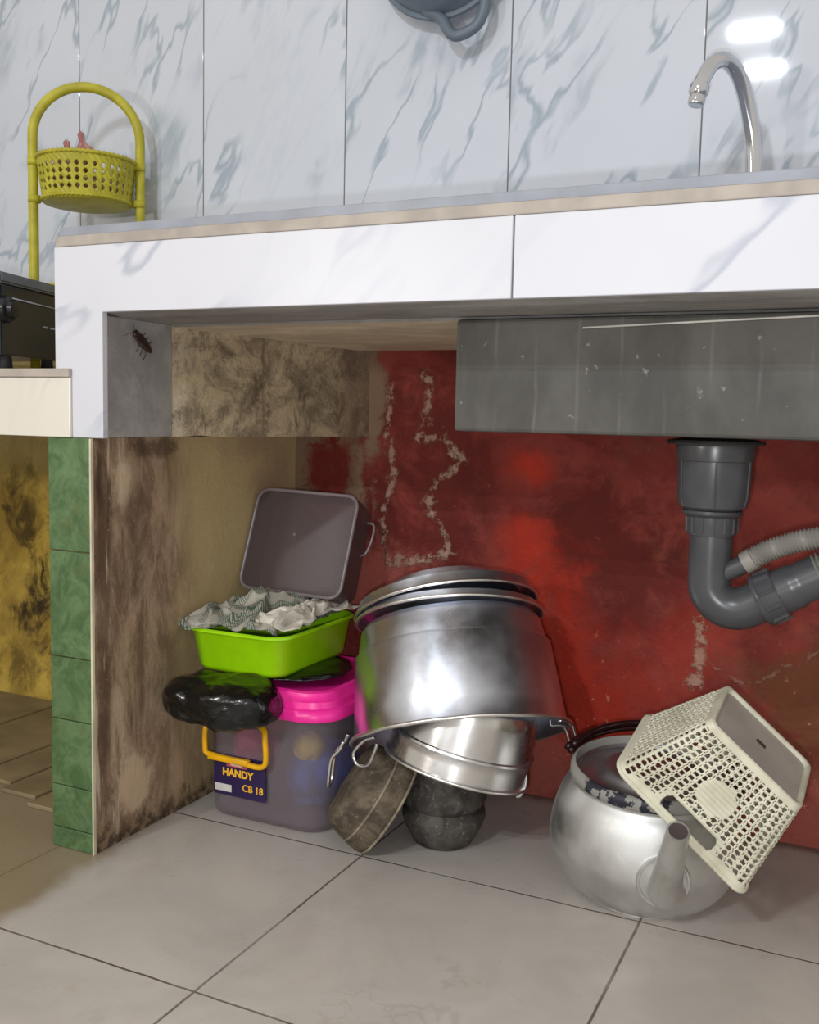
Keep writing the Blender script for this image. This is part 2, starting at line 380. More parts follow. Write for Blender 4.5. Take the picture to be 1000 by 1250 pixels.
def cement(name, a, b, rough=0.75):
    n = N(name, rough, 0, 0.3); o = n.obj()
    c = n.mix(n.ramp(n.noise(n.map(o, sc=(.5, 1, 1)), 12, 6, 0.65, 0.4), 0.35, 0.65), a, b)
    c = n.mix(n.math('MULTIPLY', n.ramp(n.noise(o, 40, 5, 0.7), 0.56, 0.72), 0.35), c, tuple(x * 0.6 for x in a))
    n.color(c); n.bump(n.noise(o, 45, 6, 0.7), 0.35, 0.004); return n.m
M_cement = cement('smooth_grey_cement', rgb(138, 135, 132), rgb(164, 161, 158))
M_oldsoffit = cement('rough_tan_soffit', rgb(206, 192, 166), rgb(236, 224, 198))
M_edge = simple('bare_beige_tile_edge', rgb(172, 162, 152), 0.6, var=0.10, scale=25)
M_slab = simple('grey_glazed_tile_rim', rgb(150, 154, 164), 0.25, var=0.08, scale=15)

def green_mat():
    n = N('old_green_tile', 0.35, 0, 0.4); o = n.obj()
    c = n.mix(n.ramp(n.noise(o, 22, 9, 0.75, 0.7), 0.36, 0.64), rgb(66, 92, 56), rgb(98, 124, 84))
    c = n.mix(n.math('MULTIPLY', n.ramp(n.noise(n.map(o, loc=(4, 4, 4)), 20, 5, 0.7, 0.4), 0.55, 0.68), 0.5), c, rgb(98, 106, 62))
    c = n.mix(n.math('MULTIPLY', n.ramp(n.noise(n.map(o, loc=(7, 2, 1)), 28, 6, 0.7), 0.6, 0.7), 0.6), c, rgb(58, 84, 54))
    n.color(c); n.bump(n.noise(o, 25, 4), 0.15, 0.004); return n.m
M_green = green_mat()

def sink_mat():
    n = N('grey_cement_render', 0.62, 0, 0.35); o = n.obj(); X, Y, Z = n.xyz(o)
    c = n.mix(n.ramp(n.noise(n.map(o, sc=(1, 1, .5)), 9, 6, 0.6, 0.3), 0.35, 0.65), rgb(74, 72, 68), rgb(94, 92, 87))
    k = n.math('FRACT', n.math('DIVIDE', n.math('ADD', X, n.math('MULTIPLY', n.noise(o, 15, 3), 0.008)), 0.0505))
    lines = n.ramp(n.math('ABSOLUTE', n.math('SUBTRACT', k, 0.5)), 0.07, 0.0)
    c = n.mix(n.math('MULTIPLY', lines, n.ramp(n.noise(n.map(o, sc=(1, 1, .3)), 30, 3), 0.42, 0.62, 0.0, 0.22)), c, rgb(140, 136, 130))
    wu = n.math('MULTIPLY', n.math('SUBTRACT', n.noise(o, 30, 4, 0.7), 0.5), 0.012)
    d = n.line(X, Z, [(-.449, .722), (-.446, .69), (-.449, .66), (-.447, .63)], 0.0035, wu, wu)
    d2 = n.line(X, Z, [(-.10, .735), (-.112, .71), (-.118, .69)], 0.007, wu, wu)
    d3 = n.line(X, Z, [(-.185, .70), (-.205, .675)], 0.006, wu, wu)
    d4 = n.line(X, Z, [(-.225, .72), (-.227, .71)], 0.005, wu, wu)
    d5 = n.line(X, Z, [(-.315, .71), (-.316, .60)], 0.003, wu, wu)
    d6 = n.line(X, Z, [(-.075, .71), (-.078, .60)], 0.003, wu, wu)
    dd = n.math('MAXIMUM', n.math('MAXIMUM', d, d2), n.math('MAXIMUM', n.math('MAXIMUM', n.math('MULTIPLY', d3, .5), d4), n.math('MULTIPLY', n.math('MAXIMUM', d5, d6), 0.4)))
    dd = n.math('MULTIPLY', dd, n.ramp(n.noise(o, 70, 3), 0.38, 0.5))
    c = n.mix(n.math('MULTIPLY', dd, 0.75), c, rgb(198, 196, 190))
    sl = n.line(X, Z, [(-.337, .715), (-.336, .675)], 0.004); c = n.mix(n.math('MULTIPLY', sl, .8), c, rgb(48, 46, 44))
    top = n.ramp(n.math('ADD', Z, n.math('MULTIPLY', n.math('SUBTRACT', n.noise(o, 35, 4, 0.7), 0.5), 0.03)), .713, .722)
    c = n.mix(n.math('MULTIPLY', top, 0.45), c, rgb(70, 70, 72))
    sp = n.ramp(n.noise(o, 60, 3, 0.6), 0.68, 0.74); c = n.mix(n.math('MULTIPLY', sp, 0.5), c, rgb(160, 158, 154))
    n.color(c); n.bump(n.noise(o, 30, 5, 0.6), 0.3, 0.004); return n.m
M_sink = sink_mat()

# ------------------------------------------------------------------ structure
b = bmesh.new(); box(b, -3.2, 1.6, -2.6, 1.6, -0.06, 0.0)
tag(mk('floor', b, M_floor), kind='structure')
b = bmesh.new(); box(b, -3.2, 1.6, 1.52, 1.66, 0.0, 0.84)
tag(mk('wall_back', b, M_red), kind='structure')
b = bmesh.new(); box(b, -3.2, 1.6, 1.50, 1.66, 0.84, 2.6)
tag(mk('wall_back', b, M_walltile), kind='structure')
# low wall (pier) that carries the counter's left end
b = bmesh.new(); box(b, -1.022, -0.951, 1.0165, 1.52, 0.0, 0.573)
tag(mk('wall_left', b, M_brown), kind='structure')
b = bmesh.new()
zs = [0.0, 0.029, 0.090, 0.184, 0.272, 0.419, 0.573]
for z0, z1 in zip(zs[:-1], zs[1:]):
    box(b, -1.026, -0.9535, 1.012, 1.0165, z0 + 0.0007, z1 - 0.0007, 0.0010, 1)
tag(mk('trim_1', b, M_green), kind='structure')
b = bmesh.new(); box(b, -0.9535, -0.9508, 1.0125, 1.0172, 0.0, 0.572)
tag(mk('trim_2', b, simple('cream_tile_edge', rgb(205, 196, 170), 0.6)), kind='structure')
# upper plaster block, slanting out to the back
b = bmesh.new()
def prism(bm, pts, z0, z1, mi=0):
    lo = [bm.verts.new((x, y, z0)) for x, y in pts]; hi = [bm.verts.new((x, y, z1)) for x, y in pts]
    for f in (lo[::-1], hi): g = bm.faces.new(f); g.material_index = mi
    for i in range(len(pts)):
        j = (i + 1) % len(pts); g = bm.faces.new((lo[i], lo[j], hi[j], hi[i])); g.material_index = mi
prism(b, [(-1.02, 1.157), (-0.933, 1.157), (-0.805, 1.52), (-1.02, 1.52)], 0.574, 0.732)
bmesh.ops.subdivide_edges(b, edges=b.edges[:], cuts=14, use_grid_fill=True)
for v in b.verts:
    k = noise.noise(v.co * 30) * 0.003
    if 0.58 < v.co.z < 0.73 and v.co.y > 1.16: v.co += Vector((k, 0, 0))
    if v.co.z < 0.575: v.co.z += noise.noise(v.co * 20) * 0.003
tag(mk('trim_3', fix(b), M_plaster), kind='structure')
# old tile strips on the floor under the low counter
M_strip = simple('dusty_floor_strip', rgb(132, 116, 86), 0.6, var=0.15, scale=12)
x = -1.095; k = 0
b = bmesh.new()
for x0, x1 in ((-1.162, -1.03), (-1.243, -1.170), (-1.328, -1.250), (-1.50, -1.335), (-1.9, -1.51)):
    y0 = 1.105 + (x0 + 1.2) * -0.30
    box(b, x0, x1, max(1.06, y0), 1.517, 0.0, 0.007, 0.0015, 1)
tag(mk('trim_4', b, M_strip), kind='structure')

# ------------------------------------------------------------------ kitchen counter
ctr = empty('kitchen_counter', (-0.35, 1.15, 0.573))
tag(ctr, 'long raised kitchen counter faced in white marble tile, running across under the tiled wall', 'counter')
b = bmesh.new(); box(b, -1.012, 1.0, 1.022, 1.498, 0.838, 0.850, 0.001, 1); mk('countertop', local(b, ctr), M_slab, ctr)
b = bmesh.new(); box(b, -1.014, 1.0, 1.017, 1.40, 0.824, 0.838, 0.0015, 2); mk('edge_strip', local(b, ctr), M_edge, ctr)
# left tile panel with its leg
def Lpanel():
    b = bmesh.new()
    P = [(-1.013, 0.573), (-0.931, 0.573), (-0.931, 0.737), (-0.3695, 0.737), (-0.3695, 0.823), (-1.013, 0.823)]
    fr = [b.verts.new((x, 1.014, z)) for x, z in P]; bk = [b.verts.new((x, 1.024, z)) for x, z in P]
    b.faces.new(fr); b.faces.new(bk[::-1])
    for i in range(6): j = (i + 1) % 6; b.faces.new((fr[i], bk[i], bk[j], fr[j]))
    fix(b); bmesh.ops.bevel(b, geom=b.edges[:], offset=0.0008, segments=1, affect='EDGES'); return b
mk('fascia_tile', local(Lpanel(), ctr), M_fascia, ctr)
b = bmesh.new(); box(b, -0.3675, 1.0, 1.014, 1.024, 0.737, 0.823, 0.0008, 1); mk('fascia_tile', local(b, ctr), M_fascia, ctr)
# concrete slab with cement soffit: front band, then older rough underside
b = bmesh.new()
prof = [(1.024, 0.737), (1.024, 0.838), (1.498, 0.838), (1.498, 0.719), (1.16, 0.7305), (1.155, 0.7335), (1.05, 0.7335)]
A = [b.verts.new((-1.012, y, z)) for y, z in prof]; B_ = [b.verts.new((1.0, y, z)) for y, z in prof]
b.faces.new(A); b.faces.new(B_[::-1])
for i in range(len(prof)):
    j = (i + 1) % len(prof); f = b.faces.new((A[i], B_[i], B_[j], A[j]))
    if i == 3: f.material_index = 1
mk('concrete_slab', local(fix(b), ctr), [M_cement, M_oldsoffit], ctr)
b = bmesh.new(); box(b, -1.012, -0.9315, 1.024, 1.155, 0.574, 0.7335, 0.001, 1); mk('cement_return', local(b, ctr), M_cement, ctr)

# low counter to the left
low = empty('low_counter', (-1.6, 1.1, 0.573))
tag(low, 'low cream tiled counter at the left edge, carrying the black stove', 'counter')
b = bmesh.new(); box(b, -3.0, -0.9835, 1.009, 1.0135, 0.573, 0.652, 0.0006, 1); mk('fascia_tile', local(b, low), M_cream, low)
b = bmesh.new(); box(b, -3.0, -0.9835, 1.007, 1.0135, 0.6525, 0.664, 0.001, 1); box(b, -3.0, -1.0145, 1.0135, 1.498, 0.6525, 0.664, 0.001, 1)
mk('countertop', local(b, low), M_edge, low)
b = bmesh.new(); box(b, -3.0, -1.0280, 1.0135, 1.498, 0.575, 0.652); mk('concrete_slab', local(b, low), M_cement, low)
# grout line at the end of the low counter
# sink
sk = empty('sink_basin', (-0.2, 1.3, 0.594))
tag(sk, 'grey cement sink basin hanging below the counter in front of the red wall', 'sink')
b = bmesh.new(); box(b, -0.485, 0.75, 1.140, 1.519, 0.594, 0.7295, 0.004, 2)
bmesh.ops.subdivide_edges(b, edges=[e for e in b.edges if e.calc_length() > 0.1], cuts=12, use_grid_fill=True)
mk('basin_shell', local(b, sk), M_sink, sk)
b = bmesh.new(); tube(b, [(-.325, 1.137, .7165), (-.20, 1.136, .7205), (-.07, 1.136, .7245), (-.04, 1.138, .722)], 0.0013, 6)
mk('wire', local(b, sk), simple('pale_wire', rgb(200, 198, 190), 0.5), sk)

# ------------------------------------------------------------------ sink drain
M_pvc = simple('dark_grey_pvc', rgb(72, 73, 76), 0.30, 0, 0.5, var=0.10, scale=18)
M_pvc2 = simple('grey_ribbed_pvc', rgb(138, 134, 128), 0.3, 0, 0.5, var=0.12, scale=18)
dx, dy = -0.186, 1.24
dr = empty('sink_drain_trap', (dx, dy, 0.594))
tag(dr, 'dark grey plastic strainer and bent drain pipe hanging under the sink', 'drain pipe')
T = Matrix.Translation((dx, dy, 0))
b = bmesh.new(); lathe(b, [(0.0, .5935), (.030, .5935), (.056, .590), (.057, .587), (.056, .585), (.044, .5845), (0, .5845)], T); mk('flange', local(fix(b), dr), simple('black_gasket', rgb(44, 42, 42), .5), dr, True, 40)
b = bmesh.new()
lathe(b, [(0, .5845), (.0455, .5845), (.0460, .580), (.0450, .566), (.0435, .565), (.0420, .522), (.0395, .511), (.034, .507), (.028, .5065), (0, .5065)], T)
for k in range(6):
    a = math.radians(k * 60 + 281); c, s = math.cos(a), math.sin(a)
    tube(b, [(dx + .0446 * c, dy + .0446 * s, .566), (dx + .0428 * c, dy + .0428 * s, .522), (dx + .0395 * c, dy + .0395 * s, .511)], .0013, 6)
mk('strainer_cup', local(fix(b), dr), M_pvc, dr, True, 40)
b = bmesh.new()
lathe(b, [(0, .5065), (.0345, .5065), (.036, .503), (.0335, .500), (.0300, .499), (.0295, .480), (.0285, .477), (0, .477)], T)
for k in range(14):
    a = 2 * math.pi * k / 14; c, s = math.cos(a), math.sin(a)
    tube(b, [(dx + .0300 * c, dy + .0300 * s, .4985), (dx + .0295 * c, dy + .0295 * s, .480)], .0018, 6)
mk('coupling_nut', local(fix(b), dr), M_pvc, dr, True, 40)
arm = Vector((0.866, 0.0, 0.50)).normalized()
pth = [(dx, dy, .480), (dx, dy, .455), (dx, dy, .432)]
R0 = .031
cen = Vector((dx + R0, dy, .420))
P = [Vector(p) for p in pth]
for k in range(1, 12):
    a = math.radians(180 + k * 120 / 11)
    P.append(cen + Vector((R0 * math.cos(a), 0, R0 * math.sin(a))))
end = P[-1]
P += [end + arm * t for t in (.008, .016, .022)]
b = bmesh.new(); tube(b, P, .0255, 28); mk('elbow_pipe', local(fix(b), dr), M_pvc, dr, True, 50)
e2 = P[-1] + Vector((0, 0, 0))
fm = frame(e2 - arm * .006, arm)
b = bmesh.new(); lathe(b, [(0, 0), (.0315, 0), (.033, .003), (.033, .005), (.0312, .007), (.0302, .024), (.0285, .026), (0, .026)], fm, 40)
for k in range(10):
    a = 2 * math.pi * k / 10
    p0 = fm @ Vector((.0312 * math.cos(a), .0312 * math.sin(a), .006)); p1 = fm @ Vector((.0305 * math.cos(a), .0305 * math.sin(a), .0245))
    tube(b, [p0, p1], .0028, 6)
mk('pipe_nut', local(fix(b), dr), M_pvc, dr, True, 40)
q0 = e2 + arm * .018
path = smooth_path([q0, q0 + arm * .03, q0 + arm * .052], 6)
b = bmesh.new(); tube(b, path, .026, 28, rf=lambda t: .0270 if t < .35 else .0250); mk('pipe_sleeve', local(fix(b), dr), M_pvc, dr, True, 50)
q1 = q0 + arm * .050
path = smooth_path([q1, q1 + arm * .04, q1 + arm * .08, q1 + arm * .13 + Vector((0, .03, -.01)), q1 + arm * .18 + Vector((0, .10, -.02)), q1 + Vector((.20, .262, .08))], 40)
b = bmesh.new(); tube(b, path, .024, 24, rf=lambda t: .0238 + .0028 * math.sin(t * 2 * math.pi * 38)); mk('corrugated_outlet', local(fix(b), dr), M_pvc2, dr, True, 60)
hs = Vector((dx + .018, dy - .004, .432)); 
b = bmesh.new(); tube(b, [hs, hs + Vector((.030, 0, .017))], .0115, 16); mk('overflow_spigot', local(fix(b), dr), M_pvc, dr, True, 50)
h0 = hs + Vector((.022, 0, .013))
path = smooth_path([h0, h0 + Vector((.03, 0, .019)), h0 + Vector((.07, .0, .034)), h0 + Vector((.115, 0, .043)), h0 + Vector((.17, .02, .045)), h0 + Vector((.24, .06, .09)), h0 + Vector((.26, .10, .14))], 40)
b = bmesh.new(); tube(b, path, .012, 18, rf=lambda t: (.0136 if t < .06 else .0125 + .0013 * math.sin(t * 2 * math.pi * 62))); mk('overflow_hose', local(fix(b), dr), M_pvc2, dr, True, 70)

# ------------------------------------------------------------------ metals
def alu(name, base, rough, streak=(1, 1, 1), metal=1.0, dirt=0.35, aniso=0.0):
    n = N(name, rough, metal, 0.5); o = n.obj()
    f = n.noise(n.map(o, sc=streak), 9, 6, 0.65, 0.5)
    c = n.mix(n.ramp(f, 0.35, 0.65), tuple(x * (1 - dirt) for x in base), base)
    w = n.math('MULTIPLY', n.ramp(n.noise(n.map(o, loc=(3, 3, 3)), 30, 6, 0.75, 0.6), 0.60, 0.72), 0.45)
    c = n.mix(w, c, (0.85, 0.85, 0.88))
    n.color(c); n.put(n.b.inputs['Roughness'], n.ramp(n.noise(o, 14, 5, 0.6), 0.3, 0.7, rough * 0.8, rough * 1.35))
    n.bump(n.noise(o, 12, 4, 0.5), 0.06, 0.01)
    if aniso:
        n.b.inputs['Anisotropic'].default_value = aniso; n.b.inputs['Anisotropic Rotation'].default_value = .25; tg = n.t.nodes.new('ShaderNodeTangent'); tg.direction_type = 'RADIAL'; tg.axis = 'Z'; n.L(tg.outputs[0], n.b.inputs['Tangent'])
    return n.m
M_alu = alu('worn_aluminium', (0.84, 0.88, 0.98), 0.33, aniso=.75, dirt=.14)
M_alu_in = alu('inner_aluminium', (0.78, 0.77, 0.76), 0.28, aniso=.7, dirt=.15)
M_kettle = alu('matte_aluminium', (0.70, 0.70, 0.68), 0.44, dirt=0.2)
M_rim = simple('rolled_rim_metal', (0.86, 0.84, 0.81), 0.32, 1.0, var=0.08)
M_wire = simple('steel_wire', (0.72, 0.72, 0.74), 0.22, 1.0, var=0.08)
M_chrome = simple('chrome', (0.66, 0.68, 0.72), 0.12, 1.0, var=0.05)

# ------------------------------------------------------------------ big upturned pot
C = Vector((-0.5242, 1.2872, 0.1600)); ax = Vector((-0.3157, 0.4053, 1)).normalized(); H_, r1, R1 = 0.156, 0.1394, 0.1564
pm = frame(C, ax)
pot = empty('cooking_pot', C); pot.matrix_world = pm
tag(pot, 'big worn aluminium pot turned upside down with two round lids on top', 'pot')
def inpot(*profs): pass
b = bmesh.new()
pr = [(R1 - .001, 0.0), (R1 - .004, .004), (R1 - .006, .03), (r1 + .004, .118), (r1 + .0005, .1215), (r1 - .001, .124), (r1 - .007, .154), (r1 - .012, .162), (r1 - .03, .166), (0.05, .167), (0, .167)]
def dent(p, a):
    k = noise.noise(Vector((math.cos(a) * 3, math.sin(a) * 3, p.z * 14))) * .0016
    return Vector((p.x * (1 + k * 2.2), p.y * (1 + k * 2.2), p.z + (k if p.z < .01 else 0)))
def interp(pr, step=.006):
    out = [pr[0]]
    for a, c in zip(pr[:-1], pr[1:]):
        d = math.hypot(c[0] - a[0], c[1] - a[1]); n = max(1, int(d / step))
        for i in range(1, n + 1): out.append((a[0] + (c[0] - a[0]) * i / n, a[1] + (c[1] - a[1]) * i / n))
    return out
sh = shell(pr, .0018); lathe(b, [x for x in sh], None, 96, warp=dent)
mk('pot_body', fix(b), M_alu, pot, True, 50)
b = bmesh.new()
ring = [(R1 * math.cos(2 * math.pi * i / 96), R1 * math.sin(2 * math.pi * i / 96), 0.0) for i in range(96)]
ring = [dent(Vector(p), 2 * math.pi * i / 96) for i, p in enumerate(ring)]
tube(b, ring, .0030, 10, closed=True); mk('rolled_rim', b, M_rim, pot, True)
def loc_dir(v): return (pm.to_3x3().inverted() @ Vector(v)).normalized()
pi_ = pm.inverted()
def wire_handle(world_pts, r=.0028, name='handle', par=pot, inv=pi_):
    b = bmesh.new(); tube(b, [inv @ Vector(p) for p in smooth_path(world_pts, 8)], r, 10); return mk(name, b, M_wire, par, True)
def ringpt(frac_deg, z=0.0, r=R1):   # a point on the rim, world space
    a = math.radians(frac_deg); return pm @ Vector((r * math.cos(a), r * math.sin(a), z))
# left and right ends of the rim as seen across the pot
side = Vector((0.903, 0.43, 0.02)); sl = loc_dir(side); sl.z = 0; sl.normalize()
angR = math.degrees(math.atan2(sl.y, sl.x)); angL = angR + 180
Lp, Rp = ringpt(angL), ringpt(angR)
def loop_from(p, fw, out, down, w):
    f = Vector(fw) * w; o = Vector(out); d = Vector(down)
    return [p - f + Vector((0, 0, .012)), p - f + o * .35, p - f * .95 + o + d * .3, p - f * .8 + o + d, p + f * .6 + o + d, p + f * .8 + o + d * .3, p + f + o * .35, p + f + Vector((0, 0, .012))]
fwL = Vector((0.30, -0.95, 0))
wire_handle(loop_from(Lp + Vector((-.002, -.012, .0)), fwL, (-.016, -.004, -.002), (-.004, -.004, -.052), .016))
hr = lambda a, c, d=0.0: Rp + Vector((.903, .43, 0)) * (a * .00112) + Vector((0, -.012 - d, c * .00112))
wire_handle([hr(-12, 20), hr(-11, 10), hr(-4, 13), hr(4, 10), hr(9, -2), hr(14, -20), hr(17, -34), hr(13, -36, .004), hr(7, -20, .008), hr(1, 2, .010), hr(-6, 7, .012), hr(-16, 8, .014), hr(-18, 16, .014)], .0024)

# lids on top: two rims, one slightly tilted
def lid(C, ax, R, name, label, hh=.012, dome=.035, cat='lid'):
    m = frame(C, ax); o = empty(name, C); o.matrix_world = m; tag(o, label, cat)
    b = bmesh.new()
    pr = [(R + .002, 0), (R + .003, .002), (R + .001, .004), (R - .003, hh), (R - .004, hh + .003), (R - .010, hh + .003), (R - .022, hh - .001), (R * .80, hh + dome * .30), (R * .6, hh + dome * .68), (R * .35, hh + dome * .93), (R * .12, hh + dome), (0, hh + dome)]
    lathe(b, shell(interp(pr, .01), .0014), None, 96); mk('lid_plate', fix(b), M_alu, o, True, 50)
    b = bmesh.new(); tube(b, [((R + .002) * math.cos(2 * math.pi * i / 96), (R + .002) * math.sin(2 * math.pi * i / 96), .001) for i in range(96)], .0026, 8, closed=True)
    mk('rolled_edge', b, M_rim, o, True); return o
topC = C + ax * .1685
lid(topC, ax + Vector((.03, .0, 0)), .136, 'pot_lid', 'lower of two round aluminium lids on the upturned pot, its edge bent at the right', .009, .004)
lid(topC + ax * .0150 + Vector((-.004, 0, 0)), ax + Vector((-.045, .0, 0)), .134, 'pot_lid', 'upper domed aluminium lid on top of the upturned big pot', .015, .040)

# ------------------------------------------------------------------ smaller pot under it
C2 = Vector((-0.5150, 1.2493, 0.1299)); ax2 = Vector((0.194, 0.185, 1)).normalized(); R2 = .1010
m2 = frame(C2, ax2); p2 = empty('small_cooking_pot', C2); p2.matrix_world = m2
tag(p2, 'smaller shiny aluminium pot tilted upside down inside the big pot', 'pot')
b = bmesh.new()
pr = [(R2, 0), (R2 - .003, .002), (R2 - .0035, .030), (R2 - .001, .0325), (R2 - .0015, .0355), (R2 - .005, .037), (R2 - .007, .085), (R2 - .012, .096), (R2 - .03, .100), (.03, .101), (0, .101)]
lathe(b, shell(interp(pr, .008), .0015), None, 80); mk('pot_body', fix(b), M_alu_in, p2, True, 50)
b = bmesh.new(); tube(b, [(R2 * math.cos(2 * math.pi * i / 80), R2 * math.sin(2 * math.pi * i / 80), 0.0) for i in range(80)], .0024, 8, closed=True)
mk('rolled_rim', b, M_rim, p2, True)
i2 = m2.inverted(); s2 = (m2.to_3x3().inverted() @ side); s2.z = 0; s2.normalize()
L2 = m2 @ (-s2 * R2); R2p = m2 @ (s2 * R2)
def whandle2(pts): 
    b = bmesh.new(); tube(b, [i2 @ Vector(p) for p in smooth_path(pts, 8)], .0024, 10); mk('handle', b, M_wire, p2, True)
o = Vector((-.012, -.03, .008)); q = L2 + o
whandle2([q + Vector((.012, -.005, .014)), q + Vector((-.004, -.004, .006)), q + Vector((-.020, -.004, -.014)), q + Vector((-.012, -.006, -.028)), q + Vector((.006, -.010, -.024)), q + Vector((.016, -.012, -.004)), q + Vector((.020, -.012, .008))])
q = R2p + Vector((.0, -.02, .0))
whandle2([q + Vector((-.006, -.004, .020)), q + Vector((-.005, -.004, .026)), q + Vector((.006, -.004, .027)), q + Vector((.008, -.004, .010)), q + Vector((.002, -.006, -.006)), q + Vector((-.004, -.006, -.009))])

# ------------------------------------------------------------------ stone mortars
def stone(name, a, c_):
    n = N(name, 0.85, 0, 0.25); o = n.obj()
    c = n.mix(n.ramp(n.noise(o, 30, 6, 0.7, 0.3), 0.35, 0.65), a, c_)
    c = n.mix(n.math('MULTIPLY', n.ramp(n.noise(o, 160, 3, 0.6), 0.60, 0.72), 0.5), c, rgb(150, 138, 120))
    n.color(c); n.bump(n.noise(o, 120, 5, 0.7), 0.5, 0.003); return n.m
M_st1 = stone('brown_stone', rgb(70, 62, 52), rgb(112, 100, 84)); M_st2 = stone('grey_stone', rgb(56, 53, 50), rgb(92, 88, 82))
M_stedge = stone('worn_stone_edge', rgb(112, 102, 88), rgb(150, 138, 120))
# tilted flat mortar, base up-left, mouth down-right
A1 = Vector((0.76, 0.36, -0.54)).normalized()
C3 = Vector((-0.632, 1.228, 0.0700)); m3 = frame(C3, A1)
s1 = empty('stone_mortar', C3); s1.matrix_world = m3
tag(s1, 'flat brown stone mortar leaning on its edge beside the storage box, under the pots', 'mortar')
b = bmesh.new(); prm = [(0, -.040), (.058, -.040), (.0635, -.036), (.0700, -.010), (.0715, -.003)]
lathe(b, interp(prm, .005) + [(.0735, .004), (.0745, .018), (.0730, .026)] + [(.068, .028), (.060, .026), (.050, .012), (.03, .004), (0, .002)], None, 72, warp=lambda p, a: p + Vector((0, 0, 1)) * noise.noise(p * 60) * .0015)
mk('stone_dish', fix(b), M_st1, s1, True, 60)
b = bmesh.new()
for r_, z_ in ((.0712, -.0035), (.0732, .0262)):
    tube(b, [((r_ + noise.noise(Vector((i, r_ * 100, 0))) * .0008) * math.cos(2 * math.pi * i / 72), r_ * math.sin(2 * math.pi * i / 72), z_) for i in range(72)], .0020, 8, closed=True)
mk('worn_edge', b, M_stedge, s1, True)
# upright mortar
C4 = Vector((-0.548, 1.288, 0.0)); s2_ = empty('stone_mortar', C4)
tag(s2_, 'dark grey round stone mortar standing upright, carrying the tilted small pot', 'mortar')
b = bmesh.new(); prm = [(0, 0), (.036, 0), (.042, .003), (.055, .026), (.060, .040), (.0595, .047), (.0530, .0515), (.052, .0555), (.0580, .060), (.0610, .068), (.058, .080), (.052, .090), (.050, .104), (.046, .108), (.038, .100), (.02, .080), (0, .075)]
lathe(b, prm, None, 72, warp=lambda p, a: p + Vector((1, 0, 0)) * noise.noise(p * 50) * .0008)
mk('stone_bowl', fix(b), M_st2, s2_, True, 60)

# ------------------------------------------------------------------ kettle
AX = Vector((.05, -.085, 1)).normalized(); KC = Vector((-.260, 1.285, .0075)); mk_ = frame(KC, AX)
ket = empty('kettle', KC); ket.matrix_world = mk_; ki = mk_.inverted()
tag(ket, 'wide dented aluminium kettle on the floor with a cream basket lying over its spout side', 'kettle')
b = bmesh.new()
pr = [(0, .0), (.082, 0), (.092, .003), (.103, .012), (.115, .032), (.1225, .055), (.1235, .070), (.121, .090), (.115, .112), (.108, .128), (.102, .137), (.100, .141), (.1005, .1445)]
lathe(b, smooth2 := [(p.x, p.y) for p in smooth_path([(r, z, 0) for r, z in pr], 4)] + [(.097, .1445), (.094, .141), (.092, .130)], None, 96)
mk('kettle_body', fix(b), M_kettle, ket, True, 60)
def rimmat():
    n = N('chipped_white_rim', .5, 0, .4); o = n.obj()
    X, Y, Z = n.xyz(o)
    f = n.ramp(n.noise(o, 44, 5, 0.65), .475, .50)
    sect = n.blob(X, Y, -.01, -.1, .055, .06, None, .3)
    c = n.mix(n.math('MULTIPLY', f, n.ramp(sect, .2, .6)), n.mix(n.noise(o, 25, 3), rgb(160, 156, 148), rgb(124, 124, 120)), rgb(34, 34, 46))
    n.color(c); return n.m
b = bmesh.new(); lathe(b, [(.0985, .1435), (.1020, .146), (.1015, .154), (.0985, .160), (.0955, .161), (.0945, .158), (.094, .146)], None, 96, closed=True)
mk('opening_rim', fix(b), rimmat(), ket, True, 60)
b = bmesh.new(); lathe(b, shell([(0.0935, .150), (.090, .146), (.075, .148), (.062, .152), (.060, .156), (.050, .160), (.03, .163), (0, .164)][::-1], .001), None, 72)
mk('kettle_lid', fix(b), simple('dull_lid_metal', (0.42, 0.40, 0.42), .42, 1.0), ket, True, 50)
# bail handle folded flat over the back of the rim
b = bmesh.new()
for dz, rr in ((0, .109), (.010, .105), (.004, .114)):
    pts = []
    for i in range(33):
        a = math.radians(-8 + 184 * i / 32)
        pts.append((rr * math.cos(a), rr * math.sin(a) * 1.06, .153 + dz + .012 * math.sin(max(0, min(math.pi, a)))))
    tube(b, pts, .0042, 10)
mk('handle', b, simple('glossy_dark_handle', rgb(40, 20, 20), .15), ket, True)
# spout
def wk(p): return ki @ Vector(p)
bs = Vector((-.206, 1.170, .066)); tp = Vector((-.182, 1.086, .164))
d = (tp - bs)
b = bmesh.new(); pts = smooth_path([bs + Vector((0, .03, -.012)), bs + Vector((0, -.012, -.006)), bs + d * .45 + Vector((0, -.012, -.004)), tp], 8)
tube(b, [wk(p) for p in pts], .02, 28, rf=lambda t: .0255 - .0125 * min(1, max(0, (t - .1) / .85)) ** .8)
mk('spout', fix(b), M_kettle, ket, True, 50)
b = bmesh.new(); td = (Vector(pts[-1]) - Vector(pts[-3])).normalized(); fm = frame(wk(tp) , ki.to_3x3() @ td)
lathe(b, [(0, .0004), (.0095, .0004), (.0105, .0008)], fm, 24); mk('spout_mouth', fix(b), simple('dark_spout_inside', rgb(70, 58, 56), .6), ket, True)
b = bmesh.new(); nrm = Vector((.40, -1, -.05)).normalized(); fm = frame(wk(bs + Vector((-.004, -.004, .0))), ki.to_3x3() @ nrm)
lathe(b, [(0, 0), (.0315, -.004), (.0325, .000), (.0312, .003), (.0285, .003), (.0275, .0015), (0, .004)], fm, 48); mk('spout_collar', fix(b), M_kettle, ket, True, 50)

